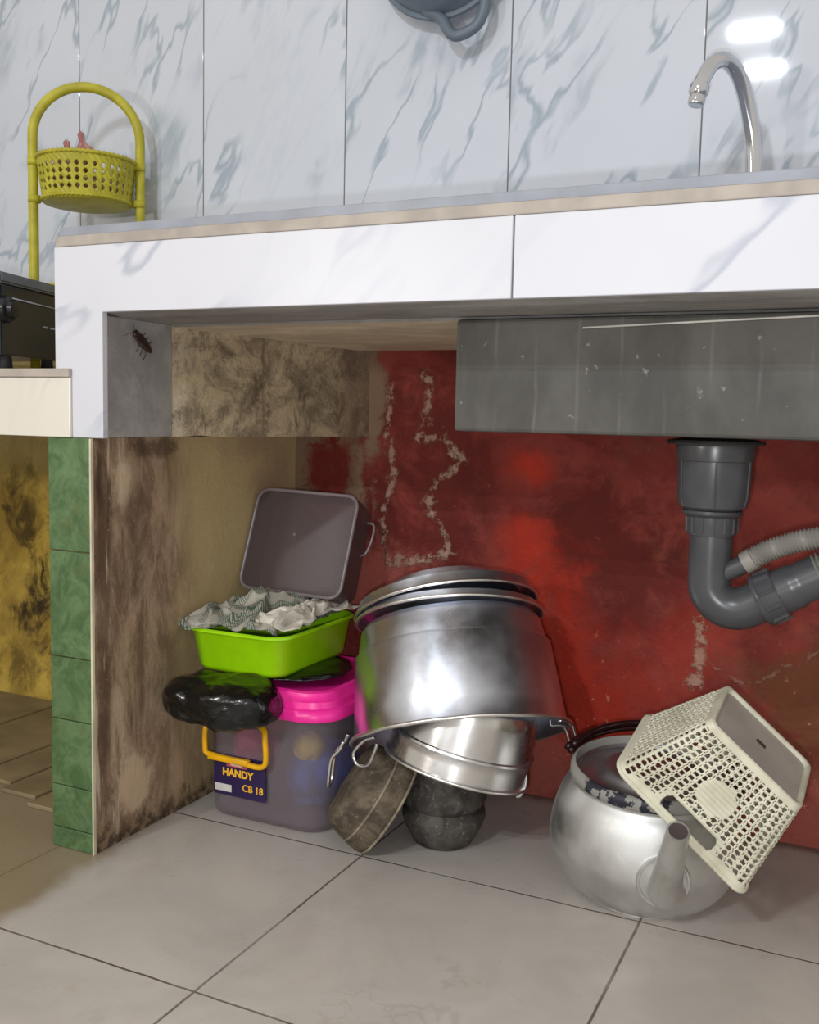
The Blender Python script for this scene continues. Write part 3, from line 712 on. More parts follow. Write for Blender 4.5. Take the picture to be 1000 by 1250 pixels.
# ------------------------------------------------------------------ cream basket
Rb = Matrix(((0.7442, 0.0231, 0.6675), (0.0942, 0.9858, -0.1391), (-0.6613, 0.1664, 0.7315)))
mb = Rb.to_4x4(); mb.translation = Vector((-0.1099, 1.1949, 0.2428))
bas = empty('plastic_basket'); bas.matrix_world = mb
tag(bas, 'cream openwork plastic basket lying tipped on its side across the kettle', 'basket')
n = N('cream_plastic', .42, 0, .4); n.color(n.mix(n.ramp(n.noise(n.obj(), 25, 5), .3, .7), rgb(216, 213, 192), rgb(192, 188, 166))); M_cr = n.m
n = N('inside_grey_cream', .5, 0, .4); n.color(n.mix(n.ramp(n.noise(n.obj(), 12, 5), .3, .7), rgb(176, 168, 158), rgb(158, 150, 142))); M_crb = n.m
ba, bb, bA, bB, bh = .1312, .1063, .1928, .1535, .117
def brick(u, w):   # u along, w from base(0) to rim(1) in metres
    return
nu_l, nu_s, nc, nv = 132, 104, 10, 84
def ring_pts(t):
    a = ba + (bA - ba) * t; c = bb + (bB - bb) * t; r = .009 + .006 * t
    z = -bh * t
    pts = []
    segs = [((-a / 2 + r, -c / 2), (a / 2 - r, -c / 2), nu_l, 0), ((a / 2, -c / 2 + r), (a / 2, c / 2 - r), nu_s, 1), ((a / 2 - r, c / 2), (-a / 2 + r, c / 2), nu_l, 2), ((-a / 2, c / 2 - r), (-a / 2, -c / 2 + r), nu_s, 3)]
    cens = [(a / 2 - r, -c / 2 + r, -90), (a / 2 - r, c / 2 - r, 0), (-a / 2 + r, c / 2 - r, 90), (-a / 2 + r, -c / 2 + r, 180)]
    for (p, q, n_, sd), (cx, cy, a0) in zip(segs, cens):
        for i in range(n_): f = i / n_; pts.append((p[0] + (q[0] - p[0]) * f, p[1] + (q[1] - p[1]) * f, z, sd, f))
        for i in range(nc): th = math.radians(a0 + 90 * i / nc); pts.append((cx + r * math.cos(th), cy + r * math.sin(th), z, 9, i / nc))
    return pts
b = bmesh.new(); rows = []
for j in range(nv + 1):
    t = j / nv; rows.append(ring_pts(t))
vr = []
for j, row in enumerate(rows):
    cur = []
    for (x, y, z, sd, f) in row:
        t = j / nv
        off = 0.0
        wv = .0006 * math.sin(j * 1.6) * (1 if .08 < t < .93 else 0)
        if t > .95: off = .0016
        L_ = math.hypot(x, y)
        cur.append(b.verts.new((x * (1 + (wv + off) / L_), y * (1 + (wv + off) / L_), z)))
    vr.append(cur)
nr = len(rows[0])
def hole(sd, f, t):
    if t < .07 or t > .955: return False
    if sd == 9: sd = 4
    if sd in (0, 2):
        x = (f - .5)
        # hand slot close to the rim
        if .785 < t < .945 and abs(x - .0) < .245:
            ex = abs(x)
            if ex < .205 or abs(t - .865) < .08 * math.sqrt(max(0, 1 - ((ex - .205) / .04) ** 2)): return True
        if t > .75 and abs(x) < .27: return False
        if t > .90: return False
        if ((x) / .17) ** 2 + ((t - .50) / .17) ** 2 < 1: return False
        cols = 14
    elif sd == 4: cols = 2
    else:
        cols = 12
        if t > .92: return False
    c = f * cols + .0; ci = math.floor(c); cf = c - ci
    rr = t * 17 + (ci % 2) * .5; rf = rr - math.floor(rr)
    k = (abs(cf - .5) / .30) ** 3 + (abs(rf - .5) / .36) ** 3 < 1
    slot = (abs(cf - .0) < .07 or abs(cf - 1) < .07) and abs(((rr + .5) % 1) - .5) < .22
    return k or slot
for j in range(nv):
    t = (j + .5) / nv
    for i in range(nr):
        x, y, z, sd, f = rows[j][i]
        i2_ = (i + 1) % nr; f2 = f + (.5 / (nu_l if sd in (0, 2) else nu_s) if sd != 9 else .5 / nc)
        if hole(sd, f2, t): continue
        b.faces.new((vr[j][i], vr[j][i2_], vr[j + 1][i2_], vr[j + 1][i]))
fix(b)
wob = mk('woven_wall', b, M_cr, bas, True, 60)
sm = wob.modifiers.new('thick', 'SOLIDIFY'); sm.thickness = .0022; sm.offset = 0
# base: recessed panel with a raised frame
b = bmesh.new()
loft(b, [(ba - .008, bb - .008, .010, -.0035), (ba - .010, bb - .010, .010, -.0060)], n=6, m=4); mk('base_panel', fix(b), M_crb, bas)
b = bmesh.new()
loft(b, [(ba - .010, bb - .010, .010, -.004), (ba - .008, bb - .008, .0105, .0), (ba - .002, bb - .002, .0095, .0012), (ba + .002, bb + .002, .0105, -.001), (ba + .003, bb + .003, .0105, -.006)], cap0=False, cap1=False); mk('foot_ring', fix(b), M_cr, bas, True)
b = bmesh.new(); loft(b, [(.013, .007, .002, -.0035), (.013, .007, .002, -.0026)], Matrix.Translation((0, 0.004, 0))); mk('moulded_mark', fix(b), simple('dark_mark', rgb(74, 68, 64), .6), bas)
b = bmesh.new()
tube(b, [(x, y, -bh) for x, y in rrect(bA + .003, bB + .003, .017, 8, 10)], .0030, 10, closed=True); mk('rim', b, M_cr, bas, True)

# ------------------------------------------------------------------ storage box
n = N('clear_plastic_box', .30, 0, .5)
tr = n.t.nodes.new('ShaderNodeBsdfTransparent'); tr.inputs[0].default_value = (.86, .84, .86, 1)
mxs = n.t.nodes.new('ShaderNodeMixShader'); outn = n.t.nodes['Material Output']
mxs.inputs[0].default_value = .22
n.b.inputs['Base Color'].default_value = (*rgb(172, 160, 166), 1)
n.L(tr.outputs[0], mxs.inputs[1]); n.L(n.b.outputs[0], mxs.inputs[2]); n.L(mxs.outputs[0], outn.inputs[0])
M_clear = n.m
bx0, bx1, by0, by1 = -.916, -.700, 1.205, 1.450
cx, cy = (bx0 + bx1) / 2, (by0 + by1) / 2; wx, wy = bx1 - bx0, by1 - by0
st = empty('storage_box', (cx, cy, 0))
tag(st, 'clear plastic storage box with a bright pink lid and yellow handle on the floor', 'storage box')
b = bmesh.new()
osec = [(wx - .018, wy - .018, .035, .001), (wx - .009, wy - .009, .040, .004), (wx - .005, wy - .005, .042, .012), (wx - .001, wy - .001, .044, .10), (wx + .004, wy + .004, .046, .168), (wx + .010, wy + .010, .048, .172)]
isec = [(a - .005, c - .005, r, z + (.003 if k < 3 else 0)) for k, (a, c, r, z) in enumerate(osec)][::-1]
loft(b, osec + isec, None, n=10); mk('box_body', fix(b), M_clear, st, True, 60)
M_pink = simple('hot_pink_plastic', rgb(240, 38, 150), .35, 0, .5, var=.10)
b = bmesh.new()
loft(b, [(wx + .010, wy + .010, .05, .1700), (wx + .018, wy + .018, .052, .1705), (wx + .020, wy + .020, .053, .176), (wx + .014, wy + .014, .053, .186), (wx + .004, wy + .004, .050, .188), (wx - .000, wy - .000, .050, .197), (wx - .010, wy - .010, .046, .199), (wx - .016, wy - .016, .044, .208), (wx - .028, wy - .028, .04, .210), (wx - .034, wy - .034, .038, .204), (wx - .06, wy - .06, .03, .204)], n=10)
mk('box_lid', fix(b), M_pink, st, True, 50)
M_yel = simple('yellow_plastic', rgb(238, 178, 12), .35, 0, .5, var=.08)
hy = by0 - .012
def bl(x, z, y=None): return (x - cx, (hy if y is None else y) - cy, z)
b = bmesh.new()
tube(b, smooth_path([bl(-.886, .150, by0 + .002), bl(-.898, .148, by0 - .006), bl(-.900, .135), bl(-.900, .112), bl(-.898, .101), bl(-.886, .099), bl(-.86, .097), bl(-.82, .094), bl(-.802, .094), bl(-.793, .099), bl(-.791, .112), bl(-.793, .136), bl(-.798, .147, by0 - .006), bl(-.810, .150, by0 + .002)], 5), .0042, 10)
box(b, -.893 - cx, -.820 - cx, hy - cy - .005, hy - cy + .004, .0925, .1015, .002, 2)
hd = mk('handle', b, M_yel, st, True, 50)
# label with its writing
M_navy = simple('dark_blue_label', rgb(38, 22, 70), .4, var=.15); M_gold = simple('golden_print', rgb(245, 185, 40), .5)
b = bmesh.new(); ly = by0 - .0025 - cy
loft(b, [(.093, .062, .004, 0), (.093, .062, .004, .0016)], Matrix.Translation((-.843 - cx, ly, .069)) @ Matrix.Rotation(math.radians(90), 4, 'X')); lab = mk('label_plate', fix(b), M_navy, st)
def text(s, x, z, size, y, mat, par, shx=1.0, name='lettering', bold=.040):
    c = bpy.data.curves.new('t', 'FONT'); c.body = s; c.size = size; c.extrude = .0002; c.offset = size * bold; c.align_x = 'CENTER'; c.align_y = 'CENTER'
    t = bpy.data.objects.new('t', c); COL.objects.link(t); bpy.context.view_layer.update()
    me = bpy.data.meshes.new_from_object(t.evaluated_get(bpy.context.evaluated_depsgraph_get()))
    bpy.data.objects.remove(t); me.transform(Matrix.Translation((x, y, z)) @ Matrix.Rotation(math.radians(90), 4, 'X') @ Matrix.Scale(shx, 4, (1, 0, 0)))
    me.materials.clear(); me.materials.append(mat); o = bpy.data.objects.new(name, me); COL.objects.link(o); o.parent = par; return o
ty = ly - .0019
text('HANDY', -.846 - cx, .0735, .0155, ty, M_gold, lab, 1.0)
text('CB 18', -.819 - cx, .0535, .0145, ty, M_gold, lab, 1.0, bold=.018)
b = bmesh.new(); box(b, -.887 - cx, -.857 - cx, ty - .0002, ty + .0004, .0435, .0545); mk('printed_panel', b, simple('pale_print', rgb(205, 200, 195), .5), lab)
b = bmesh.new(); box(b, -.866 - cx, -.829 - cx, ty - .0002, ty + .0004, .083, .0965); mk('printed_panel', b, simple('red_print', rgb(188, 80, 96), .5), lab)
b = bmesh.new(); loft(b, [(.026, .013, .006, 0), (.026, .013, .006, .0007)], Matrix.Translation((-.848 - cx, ty - .0001, .0915)) @ Matrix.Rotation(math.radians(90), 4, 'X')); mk('printed_panel', fix(b), simple('cream_print', rgb(235, 200, 180), .5), lab)
# things inside
def lump(name, c, r, mat, label, cat, seed=0, amp=.25, fr=14, sub=4, zmin=None, sharp=1):
    o = empty(name, c) if False else None
    b = bmesh.new(); bmesh.ops.create_icosphere(b, subdivisions=sub, radius=1)
    for v in b.verts:
        n0 = v.co.normalized(); p = n0 * 1.0
        k = noise.fractal(p * fr * .12 + Vector((seed, 0, 0)), 0.9, 2.0, 4) * amp
        if sharp: k += (abs(noise.noise(p * fr * .25 + Vector((0, seed, 0)))) * -1.0 + .2) * amp
        v.co = Vector((p.x * r[0], p.y * r[1], p.z * r[2])) * (1 + k)
        if zmin is not None: v.co.z = max(v.co.z, zmin - c[2])
    ob = mk(name, b, mat, None, True); ob.location = c
    tag(ob, label, cat); return ob
def cloth_plain(name, a, rough=.8): return simple(name, a, rough, var=.3, scale=25)
lump('folded_cloth', (-.760, 1.310, .066), (.048, .078, .055), cloth_plain('blue_cloth', rgb(50, 90, 180)), 'blue bundle seen through the right side of the clear storage box', 'cloth', 1, .18, zmin=.007)
lump('folded_cloth', (-.875, 1.300, .088), (.028, .060, .060), cloth_plain('pink_cloth', rgb(230, 80, 130)), 'pink bundle seen through the front left of the clear storage box', 'cloth', 4, .12, zmin=.01)
lump('plastic_bundle', (-.765, 1.350, .130), (.048, .050, .030), cloth_plain('dark_bundle', rgb(60, 62, 64)), 'dark grey bundle in the top of the clear storage box', 'bundle', 8, .15)
lump('plastic_bundle', (-.760, 1.262, .112), (.024, .024, .024), cloth_plain('yellow_bundle', rgb(200, 180, 70)), 'small yellowish bundle at the front corner inside the clear storage box', 'bundle', 11, .1)
lump('plastic_bundle', (-.838, 1.300, .132), (.030, .040, .022), cloth_plain('red_bundle', rgb(150, 60, 60)), 'dull red bundle behind the yellow handle inside the clear storage box', 'bundle', 13, .15)

# ------------------------------------------------------------------ black bag
n = N('black_bin_liner', .22, 0, .6); n.color((.003, .0035, .0035)); n.bump(n.noise(n.map(n.obj(), sc=(1, 1, 1.6)), 16, 4, .5, .8), .7, .010); M_bag = n.m
b = bmesh.new(); bmesh.ops.create_icosphere(b, subdivisions=5, radius=1)
for v in b.verts:
    p = v.co.copy(); q = p.copy()
    sq = lambda a: math.copysign(abs(a) ** .72, a)
    x, y, z = sq(q.x) * .088, sq(q.y) * .060, sq(q.z) * .036
    w = abs(noise.noise(Vector((x * 20, y * 20, z * 26)))) * .011 - abs(noise.noise(Vector((x * 45, y * 45, z * 60)))) * .004 + noise.noise(Vector((x * 9, y * 9, 3))) * .009
    v.co = Vector((x, y, z)) + p.normalized() * (w - .002)
    if v.co.x > .02 and v.co.z < .008: v.co.z = v.co.z * .9
bag = mk('plastic_bag', b, M_bag, None, True); bag.location = (-.852, 1.168, .193)
tag(bag, 'crumpled shiny black plastic bag squeezed between the green tray and the storage box', 'bag')
b = bmesh.new(); bmesh.ops.create_icosphere(b, subdivisions=4, radius=1)
for v in b.verts:
    w = noise.noise(v.co * 3) * .12; v.co = Vector((v.co.x * .085, v.co.y * .085, v.co.z * .0085)) * (1 + w)
bf = mk('folded_end', b, M_bag, bag, True); bf.location = (.045, .135, .0275)

# ------------------------------------------------------------------ green tray
gx0, gx1, gy0, gy1 = -.942, -.764, 1.190, 1.425
gx, gy = (gx0 + gx1) / 2, (gy0 + gy1) / 2; gw, gd = gx1 - gx0, gy1 - gy0
tray = empty('plastic_tub', (gx, gy, .224)); tag(tray, 'bright lime green plastic tub full of cloths, stacked on the black bag', 'tub')
M_grn = simple('lime_plastic', rgb(160, 222, 8), .35, 0, .5, var=.06)
b = bmesh.new()
osec = [(gw - .044, gd - .044, .022, 0), (gw - .030, gd - .030, .028, .0015), (gw - .022, gd - .022, .030, .008), (gw - .006, gd - .006, .032, .060), (gw, gd, .034, .062), (gw + .004, gd + .004, .036, .0615), (gw + .004, gd + .004, .036, .0645), (gw - .002, gd - .002, .033, .066)]
isec = [(gw - .010, gd - .010, .031, .060), (gw - .028, gd - .028, .028, .008), (gw - .05, gd - .05, .02, .0035)]
loft(b, osec + isec, n=10); mk('tub_shell', fix(b), M_grn, tray, True, 50)

# cloth heap
def cloth_mat(name, base, stripes, sc):
    n = N(name, .9, 0, .1); u = n.uv(); X, Y, Z = n.xyz(u)
    def st(c, per, w, ph=0): 
        t = n.math('FRACT', n.math('ADD', n.math('DIVIDE', c, per), ph)); return n.ramp(n.math('ABSOLUTE', n.math('SUBTRACT', t, .5)), w, w * .6)
    reg = n.math('MAXIMUM', st(X, .43, .24, .1), st(Y, .47, .16, .3))
    fine = n.math('MAXIMUM', st(X, .030, .20), st(Y, .030, .20))
    both = n.math('MULTIPLY', reg, fine)
    tone = n.ramp(n.noise(n.obj(), 22, 4), .3, .7)
    c = n.mix(tone, base, tuple(x * .78 for x in base))
    c = n.mix(n.math('MULTIPLY', reg, .3), c, rgb(120, 132, 120)); c = n.mix(n.math('MULTIPLY', both, .85), c, stripes); n.color(c); return n.m
def heap(name, cx_, cy_, w, d_, z0, hfun, mat, label, rot=0, seed=0, parent=None):
    b = bmesh.new(); NN = 90; vs = []; uvl = b.loops.layers.uv.new('UVMap'); co = {}
    for j in range(NN + 1):
        row = []
        for i in range(NN + 1):
            u, v = i / NN * 2 - 1, j / NN * 2 - 1
            x = u * w; y = v * d_
            p = Vector((u * 2.1 + seed, v * 2.1, seed))
            wx_ = noise.noise(p * 1.1) * .02; wy_ = noise.noise(p * 1.1 + Vector((5, 5, 5))) * .02
            fold = (1 - abs(noise.noise(p * .9 + Vector((0, 0, 2)))) * 2.4) * .014 + (1 - abs(noise.noise(p * 1.9 + Vector((9, 0, 2)))) * 2.4) * .005
            z = z0 + hfun(u, v) + fold * (1 - .5 * max(abs(u), abs(v)) ** 4)
            vv = b.verts.new((cx_ + x + wx_, cy_ + y + wy_, z)); co[vv] = (u + fold * 6, v - fold * 5); row.append(vv)
        vs.append(row)
    for j in range(NN):
        for i in range(NN):
            f = b.faces.new((vs[j][i], vs[j][i + 1], vs[j + 1][i + 1], vs[j + 1][i])); f.smooth = True
            for l in f.loops:
                q = co[l.vert]; c_, s_ = math.cos(rot), math.sin(rot); l[uvl].uv = (q[0] * c_ - q[1] * s_, q[0] * s_ + q[1] * c_)
    o = mk(name, b, mat, None, True); m = o.modifiers.new('thick', 'SOLIDIFY'); m.thickness = .002; tag(o, label, 'cloth'); return o
M_cl1 = cloth_mat('checked_grey_green_cloth', rgb(182, 177, 164), rgb(40, 70, 54), 1)
M_cl2 = simple('plain_cream_cloth', rgb(206, 200, 186), .9, var=.15, scale=30)
def h1(u, v):
    r = math.hypot(u, v * .9); base = .034 * math.exp(-((u - .15) ** 2 / .16 + (v - .10) ** 2 / .35)) + .012
    edge = max(abs(u), abs(v)); return base - .020 * max(0, edge - .86) / .14 * (1 if u < -.5 else .4) + (.006 if u < -.5 else 0)
heap('kitchen_cloth', -.872, 1.306, .078, .104, .284, h1, M_cl1, 'checked grey and green cloth heaped in the green tub, hanging over its left edge', .7, 3)
def h2(u, v): return .012 - .004 * max(0, max(abs(u), abs(v)) - .8) / .2
heap('kitchen_cloth', -.793, 1.312, .033, .103, .291, h2, M_cl2, 'plain cream cloth along the right side of the green tub', .2, 8)
# limp bag edge hanging off the left of the tub
n = N('thin_clear_film', .2, 0, .5)
tr = n.t.nodes.new('ShaderNodeBsdfTransparent'); mxs = n.t.nodes.new('ShaderNodeMixShader'); mxs.inputs[0].default_value = .40
n.b.inputs['Base Color'].default_value = (*rgb(200, 196, 184), 1); n.L(tr.outputs[0], mxs.inputs[1]); n.L(n.b.outputs[0], mxs.inputs[2]); n.L(mxs.outputs[0], n.t.nodes['Material Output'].inputs[0]); M_film = n.m
b = bmesh.new(); bmesh.ops.create_icosphere(b, subdivisions=4, radius=1)
for v in b.verts:
    w = noise.noise(v.co * 4) * .16; v.co = Vector((v.co.x * .030, v.co.y * .045, v.co.z * .011)) * (1 + w)
fl = mk('plastic_wrapper', b, M_film, None, True); fl.location = (-.914, 1.222, .297)
tag(fl, 'thin clear plastic wrapper poking out over the left corner of the green tub', 'wrapper')

# ------------------------------------------------------------------ clear container leaning behind
n = N('smoky_clear_plastic', .42, 0, .5)
tr = n.t.nodes.new('ShaderNodeBsdfTransparent'); tr.inputs[0].default_value = (.80, .76, .77, 1); mxs = n.t.nodes.new('ShaderNodeMixShader'); mxs.inputs[0].default_value = .45
n.b.inputs['Base Color'].default_value = (*rgb(108, 95, 94), 1); n.L(tr.outputs[0], mxs.inputs[1]); n.L(n.b.outputs[0], mxs.inputs[2]); n.L(mxs.outputs[0], n.t.nodes['Material Output'].inputs[0]); M_smoke = n.m
n = N('smoky_clear_plastic_edge', .22, 0, .6)
tr = n.t.nodes.new('ShaderNodeBsdfTransparent'); mxs = n.t.nodes.new('ShaderNodeMixShader'); mxs.inputs[0].default_value = .55
n.b.inputs['Base Color'].default_value = (*rgb(150, 140, 142), 1); n.L(tr.outputs[0], mxs.inputs[1]); n.L(n.b.outputs[0], mxs.inputs[2]); n.L(mxs.outputs[0], n.t.nodes['Material Output'].inputs[0]); M_smoke2 = n.m
Rc = Matrix(((0.9973, -0.0728, 0.0056), (0.0661, 0.9331, 0.3535), (-0.031, -0.3522, 0.9354)))
mc = Rc.to_4x4(); mc.translation = Vector((-.8518, 1.3741, .4040))
cont = empty('clear_container'); cont.matrix_world = mc
tag(cont, 'translucent smoky plastic container leaning upright in the corner behind the green tub', 'container')
rot = Matrix.Rotation(math.radians(-90), 4, 'X')   # loft z -> +y
w_, h_ = .1896, .176
b = bmesh.new()
osec = [(w_ - .012, h_ - .012, .016, .0), (w_ - .006, h_ - .006, .018, .002), (w_ - .008, h_ - .008, .020, .060)]
isec = [(w_ - .011, h_ - .011, .020, .060), (w_ - .010, h_ - .010, .018, .005), (w_ - .016, h_ - .016, .016, .003)]
loft(b, osec + isec, rot, n=10); mk('container_body', fix(b), M_smoke, cont, True, 50)
b = bmesh.new()
tube(b, [Vector((x, -.0005, y)) for x, y in rrect(w_ - .008, h_ - .008, .020, 10, 10)], .0030, 8, closed=True)
mk('raised_edge', b, M_smoke2, cont, True)
b = bmesh.new(); tube(b, smooth_path([(w_ / 2 - .006, .05, .055), (w_ / 2 + .008, .05, .052), (w_ / 2 + .010, .05, .03), (w_ / 2 + .004, .05, .005), (w_ / 2 - .006, .05, -.002)], 6), .0022, 8)
mk('handle', b, M_smoke2, cont, True)
b = bmesh.new(); lathe(b, [(0, .003), (.0022, .0025), (.003, 0)], Matrix.Translation((-.01, 0, .012)) @ Matrix.Rotation(math.radians(90), 4, 'X'), 16); mk('moulding_point', fix(b), M_smoke2, cont, True)

# ------------------------------------------------------------------ faucet
fb = Vector((-.183, 1.43, .850)); fc = empty('faucet', fb); tag(fc, 'curved chrome faucet rising from the counter in front of the tiled wall', 'faucet')
b = bmesh.new(); lathe(b, [(0, 0), (.024, 0), (.025, .004), (.018, .012), (.015, .03), (.012, .04), (0, .04)], None, 40); mk('base', fix(b), M_chrome, fc, True, 40)
pts = [(-.183, 1.43, .885), (-.183, 1.428, .94), (-.186, 1.42, .985), (-.193, 1.405, 1.026), (-.203, 1.385, 1.058), (-.216, 1.36, 1.070), (-.229, 1.343, 1.062), (-.238, 1.334, 1.043), (-.241, 1.331, 1.032)]
b = bmesh.new(); tube(b, [Vector(p) - fb for p in smooth_path(pts, 8)], .0085, 20, rf=lambda t: .0108 - .001 * t); mk('spout', b, M_chrome, fc, True, 50)
b = bmesh.new(); lathe(b, [(0, .006), (.0098, .006), (.0125, .002), (.0125, -.007), (.0098, -.011), (.0105, -.013), (.0105, -.021), (.009, -.023), (0, -.022)], frame(Vector((-.2415, 1.3305, 1.031)) - fb, (.15, .12, 1)), 32); mk('aerator', fix(b), M_chrome, fc, True, 40)

# ------------------------------------------------------------------ hanging grey plastic bowl with a loop handle
pc = Vector((-.662, 1.455, 1.345)); pl_ = empty('plastic_bowl', pc); tag(pl_, 'grey plastic bowl with a loop handle hanging on the tiled wall', 'bowl')
M_gp = simple('blue_grey_plastic', rgb(104, 116, 128), .4, 0, .4, var=.08)
b = bmesh.new(); mm = Matrix.Rotation(math.radians(90), 4, 'X')
lathe(b, shell([(0, .05), (.05, .047), (.088, .034), (.108, .010), (.113, -.012), (.120, -.014), (.121, -.018)], .002), mm, 72); mk('bowl_shell', fix(b), M_gp, pl_, True, 50)
b = bmesh.new(); hp = smooth_path([(-.030, .012, -.104), (.000, .010, -.122), (.012, .008, -.140), (.024, .006, -.152), (.040, .006, -.152), (.060, .008, -.142), (.070, .010, -.124), (.072, .012, -.100), (.068, .012, -.084)], 8)
tube(b, hp, .0085, 12); mk('loop_handle', b, M_gp, pl_, True)

# ------------------------------------------------------------------ stove
A_ = Vector((-1.205, 1.10)); B2 = Vector((-1.247, 1.24)); 
sv = empty('gas_stove', (-1.45, 1.2, .664)); tag(sv, 'black glass stove with a grey metal top on the low counter', 'stove')
M_blk = simple('black_glass', rgb(34, 40, 50), .15, 0, .5, var=.15); M_gm = simple('brushed_grey_metal', rgb(120, 124, 130), .35, .6, .5, var=.1)
quad = [(-1.205, 1.10), (-1.258, 1.27), (-1.80, 1.30), (-1.80, 1.03)]
q2 = quad
b = bmesh.new(); prism(b, q2, .690, .795); fix(b); bmesh.ops.bevel(b, geom=b.edges[:], offset=.002, segments=2, affect='EDGES'); mk('stove_body', local(b, sv), M_blk, sv)
b = bmesh.new(); prism(b, [(-1.197, 1.093), (-1.252, 1.275), (-1.81, 1.306), (-1.81, 1.022)], .7955, .812); fix(b); bmesh.ops.bevel(b, geom=b.edges[:], offset=.003, segments=2, affect='EDGES'); mk('top_plate', local(b, sv), M_gm, sv)
b = bmesh.new(); dv = (Vector((-1.258, 1.27)) - Vector((-1.205, 1.10))); nn = Vector((dv.y, -dv.x)).normalized()
def on(f, z, o=.002): p = Vector((-1.205, 1.10)) + dv * f + nn * o; return Vector((p.x, p.y, z))
tube(b, [on(.15, .776), on(.98, .774)], .0012, 6); mk('trim_line', local(b, sv), simple('silver_line', rgb(180, 184, 190), .4), sv)
b = bmesh.new()
for f in (.70, .74, .83, .88): box(b, *(lambda p: (p.x - .001, p.x + .001, p.y - .003, p.y + .003, p.z - .0015, p.z + .0015))(on(f, .741, .001)))
mk('printed_mark', local(b, sv), simple('grey_print', rgb(150, 155, 165), .5), sv)
for fx, fy in ((-1.222, 1.122), (-1.262, 1.245), (-1.7, 1.06), (-1.7, 1.27)):
    b = bmesh.new(); lathe(b, [(0, .664), (.010, .664), (.011, .667), (.009, .690), (0, .690)], Matrix.Translation((fx, fy, 0)), 20); mk('foot', local(fix(b), sv), simple('black_rubber', rgb(24, 24, 26), .7), sv, True, 40)
b = bmesh.new(); kp = on(.03, .757, .0); fm = frame(kp, (nn.x, nn.y, 0))
lathe(b, [(0, .0), (.020, .0), (.019, .010), (.014, .013), (.013, .020), (0, .021)], fm, 32, warp=lambda p, a: Vector((p.x * (1 + .04 * math.sin(a * 10)), p.y * (1 + .04 * math.sin(a * 10)), p.z))); mk('knob', local(fix(b), sv), simple('black_knob', rgb(22, 24, 28), .3), sv, True, 40)

# ------------------------------------------------------------------ yellow rack
rc = Vector((-1.318, 1.40, .664)); rk = empty('basket_rack', rc); tag(rk, 'yellow two tier rack with arched frame and round openwork baskets behind the stove', 'rack')
n = N('yellow_plastic_cane', .45, 0, .4); n.color(n.mix(n.ramp(n.noise(n.obj(), 30, 4), .3, .7), rgb(190, 182, 52), rgb(166, 158, 42))); M_ylw = n.m
ya = math.radians(35)
du = Vector((math.cos(ya), math.sin(ya), 0))
RR = .092
b = bmesh.new(); pts = [du * -RR]; z1 = .424
pts = [(du * -RR) + Vector((0, 0, z)) for z in (0.0, .1, .2, .3, z1)]
for k in range(1, 24):
    a = math.pi - math.pi * k / 24; pts.append(du * (RR * math.cos(a)) + Vector((0, 0, z1 + RR * .98 * math.sin(a))))
pts += [(du * RR) + Vector((0, 0, z)) for z in (z1, .3, .2, .1, 0)]
tube(b, pts, .0085, 14); mk('arched_frame', b, M_ylw, rk, True)
b = bmesh.new(); lathe(b, [(RR - .01, 0), (RR + .006, 0), (RR + .006, .008), (RR - .01, .008)], None, 48, closed=True); mk('base_ring', fix(b), M_ylw, rk, True, 40)
def cane_basket(zb, name='round_basket'):
    b = bmesh.new(); NU, NV = 240, 36; hgt = .074; r0 = .073; vs = []
    for j in range(NV + 1):
        t = j / NV; vs.append([b.verts.new(((r0 + .010 * t + .0012 * math.sin(i * 1.3 + j)) * math.cos(2 * math.pi * i / NU), (r0 + .010 * t + .0012 * math.sin(i * 1.3 + j)) * math.sin(2 * math.pi * i / NU), zb + hgt * t)) for i in range(NU)])
    for j in range(NV):
        for i in range(NU):
            t = (j + .5) / NV; ci = (i + .5) / NU * 34; cf = ci - math.floor(ci); rf = (t * 6) % 1; rj = int(t * 6)
            if 1 <= rj <= 4 and (abs(cf - .5) / .26) ** 2 + (abs(rf - .5) / .30) ** 2 < 1: continue
            b.faces.new((vs[j][i], vs[j][(i + 1) % NU], vs[j + 1][(i + 1) % NU], vs[j + 1][i]))
    o = mk(name, fix(b), M_ylw, rk, True); m = o.modifiers.new('thick', 'SOLIDIFY'); m.thickness = .0025; m.offset = 0
    b = bmesh.new(); lathe(b, [(0, zb - .006), (.055, zb - .004), (r0, zb), (r0, zb + .002), (0, zb + .001)], None, 72); mk('basket_bottom', fix(b), M_ylw, o, True, 50)
    b = bmesh.new()
    for rr_, zz in ((r0 + .011, zb + hgt), (r0 + .002, zb + .004)):
        tube(b, [((rr_ + .0015 * (i % 2)) * math.cos(2 * math.pi * i / 120), (rr_ + .0015 * (i % 2)) * math.sin(2 * math.pi * i / 120), zz + .0015 * (i % 2)) for i in range(120)], .0034, 8, closed=True)
    mk('braided_edge', b, M_ylw, o, True)
    for s in (-1, 1):
        for zz in (zb + hgt - .004, zb + .006):
            b = bmesh.new(); c0 = du * (s * (RR - .002)); lathe(b, [(.0098, -.006), (.0112, -.006), (.0112, .006), (.0098, .006)], Matrix.Translation(c0 + Vector((0, 0, zz))), 20, closed=True); mk('clamp', fix(b), M_ylw, o, True)
cane_basket(.310); cane_basket(.085)
